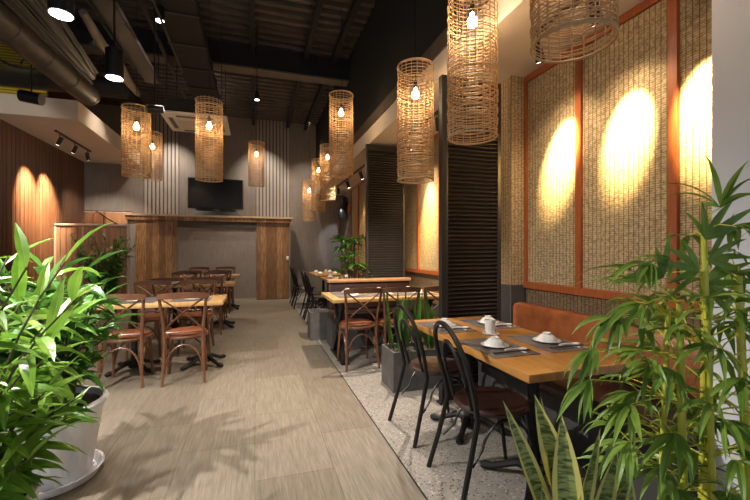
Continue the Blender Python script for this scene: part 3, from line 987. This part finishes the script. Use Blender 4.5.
def put_lantern(x, y, zb, zt, lab, e, proto=None):
    s_ = (zt - zb) / 0.95
    r = (proto or L1).put((x, y, zb), random.uniform(0, 6), lab)
    if abs(s_ - 1) > .03 and proto is None:
        for c in r.children:
            if c.name.startswith('woven_shade'):
                c.scale = (1, 1, s_)
    dz = .95 * (s_ - 1) if proto is None else 0
    for c in r.children:
        if c.name.split('.')[0] in ('bulb', 'socket', 'hanger'):
            c.location.z = dz
    # upper rim moves with the stretched height: handled by a stretch of the rim too
    for c in r.children:
        if c.name.startswith('rim') and proto is None:
            if c.location.z > .1: c.location.z = .95 * s_
    mb = MB(); mb.tube([(0, 0, (zt - zb) - .13 if proto is None else .0), (0, 0, 4.86 - zb)], .0035, 5)
    o = mb.build('cord', M['black'], r)
    light('lantern_glow', 'POINT', (x, y, zt - .30), e * 1.0, WARM, rad=.035)
    return r
put_lantern(1.385, 2.24, 2.05, 3.07, 'large woven lantern in front of the black louvered screen', 8)
put_lantern(1.365, 3.14, 1.92, 2.93, 'woven lantern left of the louvered screen, above the planter box', 8)
put_lantern(1.27, 1.28, 2.165, 3.08, 'woven lantern cut by the top edge, nearest the woven panels', 8)
put_lantern(1.12, 5.10, 2.31, 3.41, 'woven lantern high above the aisle edge, middle of the right row', 8)
put_lantern(-0.56, 5.31, 2.20, 3.13, 'woven lantern in front of the ceiling air conditioner', 7)
put_lantern(-1.45, 5.59, 2.25, 3.12, 'leftmost woven lantern, in front of the grey wall', 7)
put_lantern(-1.75, 7.68, 2.56, 3.38, 'woven lantern partly behind the leftmost one', 6)
put_lantern(0.03, 8.48, 2.66, 3.57, 'small woven lantern hanging right of the television', 6)
put_lantern(1.47, 8.03, 2.36, 3.51, 'woven lantern just behind the middle one of the right row', 6)
put_lantern(1.43, 9.00, 2.21, 3.42, 'second farthest woven lantern of the right row', 6)
put_lantern(1.31, 9.75, 2.04, 3.05, 'farthest and lowest woven lantern, before the grey wall', 6)

# ================================================================== CEILING SERVICES
t = thing('air_conditioner', 'white ceiling cassette air conditioner above the left tables', 'air conditioner', (-0.87, 6.72, 3.31))
MB().rbox(-.46, .46, -.46, .46, 0, .045, .012).build('panel', M['ac_white'], t)
MB().box(-.40, .40, -.40, .40, .045, .26).build('casing', M['void'], t, smooth=False)
MB().box(-.24, .24, -.24, .24, -.006, .0).build('intake_grille', M['ac_white'], t, smooth=False)
for k in range(4):
    mb = MB(); mb.box(-.26, .26, -.385, -.325, -.004, .001, Matrix.Rotation(R(90 * k), 4, 'Z')); mb.build('air_slot', M['ac_dark'], t, smooth=False)
for sx in (-1, 1):
    for sy in (-1, 1):
        MB().tube([(sx * .38, sy * .38, .28), (sx * .38, sy * .38, 1.5)], .006, 6).build('hanger_rod', M['dark_iron'], t)

def pendant_spot(x, y, z, label, r=.07, h=.24, e=250, tgt=None, sz=95, face='lamp_face', top=4.86):
    t = thing('cylinder_spotlight', label, 'spotlight', (x, y, z), 0, 'cylinder spotlights')
    mb = MB(); mb.lathe([(r * .98, 0.012), (r, .0), (r, h), (r * .8, h + .01)], (0, 0, 0), 26); hs = mb.build('housing', M['black'], t)
    mb = MB(); mb.lathe([(r * .9, -.004), (r * .9, .0)], (0, 0, 0), 26); mb.build('lens', M[face], hs)
    MB().tube([(0, 0, h), (0, 0, top - z)], .008, 6).build('stem', M['black'], t)
    light('spot_beam', 'SPOT', (x, y, z - .012), e, NEUT, tgt or (x, y, 0), sz, .6, .03)
    return t
pendant_spot(-1.21, 3.0, 2.84, 'large lit cylinder spotlight hanging at top left, nearest', e=120, tgt=(-1.1, 2.7, 0), sz=100)
pendant_spot(-1.17, 3.86, 2.80, 'second lit cylinder spotlight hanging beyond the nearest one', e=90, sz=110, top=4.255)
pendant_spot(-2.10, 2.25, 2.84, 'cylinder spotlight hanging over the foreground leaves', e=560, tgt=(-0.9, 2.4, 0), sz=120)
pendant_spot(-1.1, 0.9, 2.84, 'cylinder spotlight over the near left corner, out past the top edge', e=150, tgt=(-0.95, 1.6, 0.6), sz=90)
pendant_spot(0.03, 6.28, 3.66, 'small round spotlight hanging under the dark deck, centre', r=.035, h=.12, e=10, sz=100, face='small_face')
pendant_spot(-1.1, 5.2, 4.08, 'small cylinder spotlight near the ceiling, top left of centre', r=.05, h=.16, e=30, sz=100, top=4.275, face='small_face')

def head(x, y, z, aim, label, top, L=.15, r=.034, e=0, col=SOFT, size=40, face='small_face', grp='track spotlight heads', blend=.6, spill=0):
    t = thing('track_spotlight', label, 'spotlight', (x, y, z), 0, grp)
    d = (Vector(aim) - Vector((x, y, z))).normalized()
    mb = MB(); mb.tube([tuple(-d * L / 2), tuple(d * L / 2)], r, 16); hs = mb.build('housing', M['plastic'], t)
    mb = MB(); mb.tube([tuple(d * (L / 2 - .002)), tuple(d * (L / 2 + .003))], r * .85, 16); mb.build('lens', M[face], hs)
    MB().tube([(0, 0, 0), (0, 0, top - z)], .008, 6).build('arm', M['plastic'], t)
    if e:
        light('head_beam', 'SPOT', tuple(Vector((x, y, z)) + d * (L / 2 + .012)), e, col, aim, size, blend, .02)
        if spill: light('head_spill', 'SPOT', tuple(Vector((x, y, z)) + d * (L / 2 + .012)), spill, (1.0, 0.78, 0.5), (aim[0], aim[1], aim[2] - .3), 95, .9, .03)
    return t
def track(x, y0, y1, z, label):
    o = MB().box(x - .017, x + .017, y0, y1, z, z + .03).build('lighting_track', M['plastic'], smooth=False)
    return tag(o, label, 'light track')
GOLD = (1.0, 0.76, 0.34)
track(1.95, 1.35, 2.3, 2.863, 'black lighting track on the soffit over the front booth')
head(1.95, 2.28, 2.74, (2.4, 2.50, 2.08), 'track spotlight over front booth, farther of two behind the top lantern', 2.863, e=1250, col=GOLD, size=33, spill=30, blend=1.0)
head(1.95, 1.80, 2.74, (2.4, 1.93, 2.10), 'track spotlight over front booth, nearer of two behind the top lantern', 2.863, e=1250, col=GOLD, size=33, spill=30, blend=1.0)
head(1.95, 1.42, 2.74, (2.4, 1.46, 2.10), 'track spotlight over front booth close to the white wall', 2.863, e=1250, col=GOLD, size=33, spill=0, blend=1.0)
track(2.0, 3.7, 5.2, 2.863, 'black lighting track on the soffit over the middle booth')
head(2.0, 3.95, 2.74, (2.4, 4.6, 2.0), 'lit track spotlight over the middle booth just left of the front screen', 2.863, e=500, col=GOLD, size=36, spill=40, blend=1.0)
head(2.0, 4.85, 2.74, (2.4, 5.0, 1.9), 'track spotlight over the middle booth seen through the woven lantern', 2.863, e=500, col=GOLD, size=36, spill=40, blend=1.0)
track(1.95, 6.6, 9.4, 2.863, 'black lighting track on the soffit over the rear booth')
head(1.95, 7.1, 2.74, (2.4, 7.4, 1.7), 'pair track spotlight beside the rear screen top, nearer one', 2.863, e=40, col=WARM, size=60)
head(1.95, 8.2, 2.74, (2.4, 8.4, 1.6), 'pair track spotlight beside the rear screen top, farther one', 2.863, e=40, col=WARM, size=60)
head(1.95, 9.2, 2.74, (2.25, 10.9, 1.45), 'last track spotlight in the rear booth, aimed at the end wall', 2.863, e=60, col=(.9, .92, 1), size=36)
track(-3.35, 8.1, 9.6, 3.385, 'short black lighting track under the left soffit')
head(-3.35, 8.25, 3.26, (-3.95, 8.5, 2.2), 'first of three black track spotlights under the left soffit', 3.385, e=1300, col=WARM, size=50, blend=1.0)
head(-3.35, 8.85, 3.26, (-3.95, 9.15, 2.2), 'middle of three black track spotlights under the left soffit', 3.385, e=1300, col=WARM, size=50, blend=1.0)
head(-3.35, 9.45, 3.26, (-3.4, 10.9, 1.0), 'last of three black track spotlights, farthest under the left soffit', 3.385, e=110, col=SOFT, size=80)
head(-2.35, 5.15, 2.98, (-3.4, 5.25, 3.15), 'boxy black spotlight with white face hanging below the horizontal duct', 4.86, L=.20, r=.065, e=70, col=SOFT, size=110, face='small_face')
head(-1.10, 4.95, 2.92, (-0.55, 5.2, 3.05), 'black spotlight angled beside the leftmost lantern', 4.275, L=.17, r=.045, e=0)
head(-2.15, 3.0, 2.9, (-3.95, 7.9, 3.0), 'black spotlight aimed at the slatted wood wall, top left', 4.86, L=.15, r=.04, e=150, col=NEUT, size=26, face='small_face')

# ducts, tray, pipes
a = Vector((-1.50, 2.56, 3.0)); b = Vector((-1.56, 4.05, 3.0))
t = thing('round_duct', 'large grey-brown duct crossing the upper left corner', 'duct', (0, 0, 0))
mb = MB()
pa, pb = Vector((-1.93, 0.9, 3.0)), Vector((-1.75, 4.95, 3.0))
mb.tube([tuple(pa), tuple((pa + pb) / 2), tuple(pb)], .11, 28); mb.build('tube', M['duct'], t)
for i in range(10):
    p = pa + (pb - pa) * (i / 9)
    dd = (pb - pa).normalized() * .012
    MB().tube([tuple(p - dd), tuple(p + dd)], .114, 28).build('seam_ring', M['duct'], t)
for yy in (1.6, 3.2):
    MB().tube([(-1.85, yy, 3.1), (-1.85, yy, 4.86)], .006, 6).build('hanger_rod', M['dark_iron'], t)
rnd = random.Random(9)
t = thing('cable_bundle', 'bundle of dark cables running above the large duct, upper left', 'cables', (0, 0, 0))
for i in range(12):
    u = i / 11
    mb = MB()
    p0 = Vector((-1.80 + .44 * u, 1.4, 3.16 + .22 * u)); p1 = Vector((-1.74 + .07 * u, 4.95, 3.13 + .13 * u))
    pts = [tuple(p0.lerp(p1, k / 6) + Vector((rnd.uniform(-.01, .01), 0, rnd.uniform(-.012, .012)))) for k in range(7)]
    mb.tube(pts, rnd.uniform(.012, .024), 7); mb.build('cable', M['cable'] if i % 3 else M['duct'], t)
t = thing('cable_tray', 'long brown metal cable tray hanging at upper left, above the lanterns', 'cable tray', (-1.33, 0, 3.58))
MB().box(-.09, .09, 1.2, 5.9, 0, .006).build('tray_base', M['tray'], t, smooth=False)
MB().box(-.09, -.084, 1.2, 5.9, 0, .06).build('tray_side', M['duct'], t, smooth=False)
MB().box(.084, .09, 1.2, 5.9, 0, .06).build('tray_side', M['duct'], t, smooth=False)
for yy in (2.4, 3.9, 5.7):
    MB().tube([(.11, yy, 0), (.11, yy, 1.28)], .006, 6).build('hanger_rod', M['dark_iron'], t)
o = MB().tube([(-1.60, 4.4, 3.62), (-1.58, 4.8, 3.52), (-1.52, 5.2, 3.50), (-1.55, 5.6, 3.46), (-1.54, 6.0, 3.45)], [.035, .052, .040, .055, .035], 14).build('wrapped_pipe', M['pipe_wrap'])
tag(o, 'pale lumpy wrapped pipe beside the brown cable tray', 'pipe')
t = thing('rectangular_duct', 'dark rectangular duct running back below the deck, above the air conditioner', 'duct', (-.93, 0, 4.28))
MB().box(-.24, .24, 1.2, 10.2, 0, .16).build('body', M['void'], t, smooth=False)
for i in range(12):
    yy = 1.4 + i * .78
    MB().box(-.26, .26, yy, yy + .04, -.02, .18).build('flange', M['beam'], t, smooth=False)
for xx in (-.10, .08):
    MB().tube([(xx - .3, 1.2, .05), (xx - .3, 10.2, .05)], .03, 8).build('pipe', M['beam'], t)
o = MB().tube([(-3.9, 7.15, 3.92), (-3.0, 7.15, 3.92), (-2.0, 7.15, 3.92)], .15, 20).build('cross_duct', M['beam'])
tag(o, 'thick dark horizontal duct crossing in front of the left soffit', 'duct')
o = MB().box(-3.9, -3.2, 7.45, 7.5, 3.75, 4.68).build('reed_screen', M['yellow_reed'], smooth=False)
tag(o, 'bright yellow reed screen up behind the ducts, upper left corner', 'screen')
light('reed_glow', 'SPOT', (-3.2, 6.6, 4.7), 14, (1, .8, .35), (-3.6, 7.45, 4.2), 90, .8, .05)
t = thing('loose_cable', 'loose looped black cable hanging below the ducts, upper left', 'cable', (0, 0, 0))
pts = []
for i in range(40):
    a_ = i / 39
    pts.append((-2.35 + .28 * math.cos(a_ * 9) * (1 - a_ * .5) + .25 * a_, 4.7, 3.40 + .20 * math.sin(a_ * 9) * (1 - a_ * .6) - .28 * a_))
MB().tube(pts, .012, 6).build('loop', M['cable'], t)
MB().tube([pts[0], (-2.1, 4.75, 3.7), (-2.0, 4.8, 4.86)], .012, 6).build('drop', M['cable'], t)
t = thing('water_pipe', 'thin dark pipes running back beside the cable tray', 'pipe', (0, 0, 0))
for xx, zz in ((-1.62, 3.9), (-1.70, 3.95), (-1.05, 4.0)):
    MB().tube([(xx, 1.0, zz), (xx, 6.4, zz)], .016, 8).build('pipe_run', M['beam'], t)

# ================================================================== PLANTS
def rdir(rnd, el0, el1):
    a = rnd.uniform(0, 2 * PI); e = R(rnd.uniform(el0, el1))
    return Vector((math.cos(a) * math.cos(e), math.sin(a) * math.cos(e), math.sin(e)))

def canes_plant(t, seed, base_z, n, hmin, hmax, lean, leafL, leafW, per, mat_, droop=.5, r0=.10, stem_r=.006, shift=(0, 0), stem_mat='bark', el=(5, 60), start=.25):
    rnd = random.Random(seed)
    stems, fol = MB(), MB()
    for i in range(n):
        a = 2 * PI * i / n + rnd.uniform(-.3, .3)
        rr = r0 * math.sqrt(rnd.random())
        p0 = Vector((rr * math.cos(a), rr * math.sin(a), base_z))
        h = rnd.uniform(hmin, hmax)
        out = Vector((math.cos(a), math.sin(a), 0)) * lean * rnd.uniform(.25, 1.0) + Vector((shift[0], shift[1], 0)) * rnd.uniform(.4, 1)
        pts = [p0 + Vector((out.x * u * u, out.y * u * u, h * (u - .12 * u * u))) for u in [k / 6 for k in range(7)]]
        stems.tube([tuple(p) for p in pts], [stem_r * (1 - .09 * k) for k in range(7)], 6)
        for j in range(per):
            u = start + (1 - start) * (j + rnd.random()) / per
            u = min(u, 1)
            k = min(5, int(u * 6)); q = pts[k].lerp(pts[k + 1], u * 6 - k)
            d = rdir(rnd, *el)
            d = (d + Vector((math.cos(a), math.sin(a), 0)) * .5).normalized()
            if u > .92: d = (d + Vector((0, 0, .8))).normalized()
            fol.leaf(q, d, leafL * rnd.uniform(.7, 1.2), leafW * rnd.uniform(.75, 1.2), droop * rnd.uniform(.4, 1.5), 5, .22, twist=rnd.uniform(-.5, .5), shape=.5)
    stems.build('stems', M[stem_mat], t)
    fol.build('foliage', M[mat_], t)

def pot(t, r1, r0, h, m_='pot'):
    MB().lathe([(r0 - .01, .018), (r0, .03), (r1 - .015, h - .035), (r1, h - .03), (r1 + .008, h - .012), (r1, h), (r1 - .022, h), (r1 - .03, h - .05), (.01, h - .05)], (0, 0, 0), 48).build('pot', M[m_], t)
    MB().lathe([(.01, h - .052), (r1 - .032, h - .05), (r1 - .032, h - .035), (.01, h - .03)], (0, 0, 0), 30).build('soil', M['soil'], t)
    MB().lathe([(r0 - .02, 0), (r0 + .035, .004), (r0 + .06, .05), (r0 + .048, .05), (r0 + .02, .016), (.01, .018)], (0, 0, 0), 48).build('saucer', M[m_], t)

t = thing('potted_palm', 'dark leafy plant in a white relief pot on the aisle floor', 'potted plant', (-1.10, 2.62, 0))
pot(t, .26, .185, .44)
canes_plant(t, 21, .40, 26, .45, .92, .22, .21, .050, 16, 'leaf_mid', .55, .12, .008, (0, 0), 'bark', (-5, 60), .2)

t = thing('potted_palm', 'tall bright green leafy plant filling the left foreground', 'potted plant', (-1.02, 1.66, 0))
pot(t, .26, .19, .42)
canes_plant(t, 33, .38, 40, .25, 1.17, .44, .23, .040, 15, 'leaf_bright', .6, .14, .006, (.06, .0), 'bark', (-10, 55), .1)

t = thing('potted_shrub', 'dense dark shrub standing before the slatted partition, far left', 'potted plant', (-2.75, 8.55, 0))
pot(t, .24, .18, .40, 'concrete')
canes_plant(t, 5, .38, 38, .5, 1.38, .42, .15, .050, 20, 'leaf_mid', .4, .15, .006, (0, 0), 'bark', (-20, 60), .1)

# planters
def planter(name, label, x0, x1, y0, y1, h):
    t = thing(name, label, 'planter', (x0, y0, 0), 0, None)
    W, D_ = x1 - x0, y1 - y0
    mb = MB()
    mb.box(0, W, 0, .02, 0, h); mb.box(0, W, D_ - .02, D_, 0, h); mb.box(0, .02, .02, D_ - .02, 0, h); mb.box(W - .02, W, .02, D_ - .02, 0, h); mb.box(.02, W - .02, .02, D_ - .02, 0, .02)
    mb.build('box', M['concrete'], t, smooth=False)
    MB().box(.02, W - .02, .02, D_ - .02, .02, h - .04).build('soil', M['soil'], t, smooth=False)
    return t

def snake_clump(t, cx, cy, z0, n, h0, h1, W, seed, spread=.06, lean=.18, specs=None, mname='snake'):
    rnd = random.Random(seed)
    mb = MB()
    for i in range(n):
        a = rnd.uniform(0, 6.28)
        ln = lean * rnd.uniform(.1, 1)
        d = Vector((math.cos(a) * ln, math.sin(a) * ln, 1)).normalized()
        h = rnd.uniform(h0, h1)
        p = Vector((cx + spread * math.cos(a) * rnd.random(), cy + spread * math.sin(a) * rnd.random(), z0))
        up = Matrix.Rotation(rnd.uniform(-.7, .7), 3, 'Z') @ Vector((0, -1, 0))
        mb.leaf(p, d, h, W * rnd.uniform(.8, 1.15), rnd.uniform(-.05, .12), 9, .16, up=up, shape=.8)
    return mb.build('snake_plant', M[mname], t)

t = planter('planter_box', 'grey planter box of tall snake plants beside the front louvered screen', 1.20, 1.95, 3.26, 3.60, .365)
for i, (cx, n_) in enumerate(((.10, 7), (.28, 8), (.46, 7), (.62, 6))):
    snake_clump(t, cx, .17, .32, n_, .35, .68, .055, 40 + i, .08, .28, None, 'leaf_dark')
t = planter('planter_box', 'grey planter box with a leafy palm beside the rear louvered screen', .76, 1.53, 5.50, 5.82, .40)
rt = bpy.data.objects.new('palm', None)
def palm_into(t, cx, cy, z0, seed, n, h0, h1, lean, LL, LW, per, mat_):
    rnd = random.Random(seed)
    st, fo = MB(), MB()
    for i in range(n):
        a = 2 * PI * i / n + rnd.uniform(-.4, .4)
        h = rnd.uniform(h0, h1)
        ln = lean * rnd.uniform(.2, 1)
        p0 = Vector((cx + .05 * math.cos(a), cy + .05 * math.sin(a), z0))
        p1 = p0 + Vector((ln * math.cos(a), ln * math.sin(a), h))
        pm = p0.lerp(p1, .5) + Vector((-ln * .25 * math.cos(a), -ln * .25 * math.sin(a), h * .08))
        st.tube([tuple(p0), tuple(pm), tuple(p1)], [.008, .006, .003], 6)
        for k in range(per):
            aa = a + (k / (per - 1) - .5) * 4.2
            d = Vector((math.cos(aa), math.sin(aa), rnd.uniform(-.1, .75))).normalized()
            fo.leaf(p1, d, LL * rnd.uniform(.75, 1.15), LW, rnd.uniform(.2, .9), 5, .2, shape=.4)
    st.build('stems', M['bark'], t); fo.build('foliage', M[mat_], t)
bpy.data.objects.remove(rt)
palm_into(t, .68, .14, .36, 8, 34, .25, 1.16, .25, .22, .038, 10, 'leaf_mid')

# right foreground: planter with bamboo and snake plants
t = planter('planter_box', 'foreground planter of yellow-striped snake plants at the bottom edge', .62, 1.12, .72, 1.06, .34)
def named_leaf(mb, bx, by, tx, ty, tz, W, z0=.30):
    p = Vector((bx, by, z0)); q = Vector((tx, ty, tz)); d = q - p
    v = Vector((-.30, -.95, 0))
    mb.leaf(tuple(p), d.normalized(), d.length, W * 1.2, .06 * (1 if bx * 37 % 1 > .5 else -1), 12, .14, up=v, twist=.5 * math.sin(bx * 90), shape=1.0)
# leaf tips as (x, y, z) in the planter's own frame, each leaf its own part
tips = [((.29, .20), (.10, .26, .85), .050), ((.40, .24), (.18, .22, .875), .070), ((.24, .20), (.13, .14, .66), .05), ((.25, .15), (.25, .20, .81), .070),
        ((.20, .12), (.21, .05, .62), .055), ((.23, .18), (.35, .16, .775), .060), ((.30, .22), (.215, .25, .85), .034), ((.34, .20), (.42, .16, .70), .045), ((.38, .18), (.50, .16, .77), .05),
        ((.44, .14), (.40, .10, .67), .045), ((.12, .12), (.04, .10, .60), .05)]
for (bx, by), (tx, ty, tz), W_ in tips:
    mb = MB(); named_leaf(mb, bx, by, tx, ty, tz, W_); mb.build('leaf', M['snake'], t)

t = planter('planter_box', 'foreground planter of thick yellow-green bamboo at the right edge', 1.14, 1.66, .62, 1.04, .34)
rnd = random.Random(77)
culms = [((.10, .20), (.075, .20), 1.14, .0125), ((.12, .13), (.10, .15), 1.34, .0095), ((.07, .26), (.10, .25), 1.12, .009), ((.26, .25), (.28, .24), 1.02, .010),
         ((.22, .10), (.195, .12), 1.22, .0125), ((.36, .32), (.40, .33), 1.25, .011)]
tops = []
for (ax, ay), (bx, by), h, r_ in culms:
    mb = MB(); pts = []; rr = []
    nseg = 8
    zz = .30
    while zz < h:
        u = (zz - .30) / (h - .30)
        for dz, k in ((0, 1.0), (.008, 1.22), (.016, 1.0)):
            uu = (zz + dz - .30) / (h - .30)
            pts.append((ax + (bx - ax) * uu, ay + (by - ay) * uu, zz + dz)); rr.append(r_ * k * (1 - .25 * u))
        tops.append((Vector(pts[-1]), u))
        zz += .13
    pts.append((bx, by, h)); rr.append(r_ * .6)
    mb.tube(pts, rr, 12); mb.build('culm', M['culm'], t)
    tops.append((Vector((bx, by, h)), 1.0))
fol = MB(); tw = MB()
def fan(p, d, n_, L, W, spread=1.6):
    d = Vector(d).normalized()
    sd = d.cross(Vector((0, 0, 1))); sd = sd.normalized() if sd.length > .05 else Vector((1, 0, 0))
    for k in range(n_):
        u = (k / max(1, n_ - 1) - .5) * 2
        dd = (d + sd * u * spread * .6 + Vector((0, 0, rnd.uniform(-.25, .25)))).normalized()
        fol.leaf(p, dd, L * (1 - .25 * abs(u)) * rnd.uniform(.85, 1.15), W * rnd.uniform(.8, 1.15), rnd.uniform(.5, 1.5), 6, .18, twist=rnd.uniform(-.8, .8), shape=.35)
for p, u in tops:
    nn = (4 if p.z < 1.12 else 1) if p.z > .5 else 0
    for _ in range(nn):
        d = rdir(rnd, -5, 50)
        L = rnd.uniform(.06, .20)
        q = p + d * L
        q.z = max(q.z, p.z - .02)
        tw.tube([tuple(p), tuple(p.lerp(q, .5) + Vector((0, 0, .012))), tuple(q)], [.0028, .002, .0014], 5)
        fan(q, d, rnd.choice((3, 4, 5)), .15, .020)
# leafy sprays reaching over the bench side and up against the white wall
for (x_, y_, z_, dx, dy, dz) in ((-.10, .24, 1.10, -1, .1, -.1), (-.16, .28, 1.00, -1, .1, -.3), (-.12, .20, .86, -1, 0, -.2), (-.20, .26, .92, -1, .2, -.6), (-.04, .22, 1.14, -.8, .1, .1),
                                 (-.05, .20, 1.26, -1, 0, .15), (.12, .12, 1.42, -.2, 0, 1), (.18, .12, 1.36, 1, -.3, .5), (.16, .10, 1.24, 1, -.3, .1), (.02, .18, .95, -.8, -.1, .1),
                                 (.0, .16, .78, -.7, -.2, -.1), (.26, .10, .98, .9, -.4, 0), (.24, .10, .84, .8, -.5, -.1), (.0, .2, .66, -.8, -.2, .1), (.24, .1, 1.12, .7, -.4, .3), (-.1, .22, .74, -.9, 0, -.2)):
    src = min((tp for tp, _ in tops), key=lambda q: (q - Vector((x_, y_, z_))).length + (0 if q.z < z_ else .1))
    tw.tube([tuple(src), tuple(src.lerp(Vector((x_, y_, z_)), .5) + Vector((0, 0, .02))), (x_, y_, z_)], [.003, .0024, .0016], 5)
    fan(Vector((x_, y_, z_)), (dx, dy, dz), 7, .165, .021, 2.0)
for (x_, y_, z_, dx, dy, dz) in ((.09, .14, 1.33, .2, -.3, 1), (.08, .15, 1.24, -1, .2, .25), (.10, .14, 1.27, 1, -.4, .35), (.10, .15, 1.20, .8, -.3, .1), (-.02, .18, 1.22, -.6, .1, .6)):
    tw.tube([(.10, .15, z_ - .06), (x_, y_, z_)], [.003, .0018], 5)
    d = Vector((dx, dy, dz)).normalized()
    sd = d.cross(Vector((.3, .95, 0))).normalized()
    for k in range(5):
        u = (k / 4 - .5) * 2
        fol.leaf((x_, y_, z_), (d + sd * u * 1.1).normalized(), .14 * rnd.uniform(.7, 1.15), .021, rnd.uniform(.0, .5), 6, .15, up=Vector((-.3, -.95, rnd.uniform(-.6, .9))), shape=.45)
tw.build('twigs', M['culm'], t)
fol.build('foliage', M['leaf_bamboo'], t)
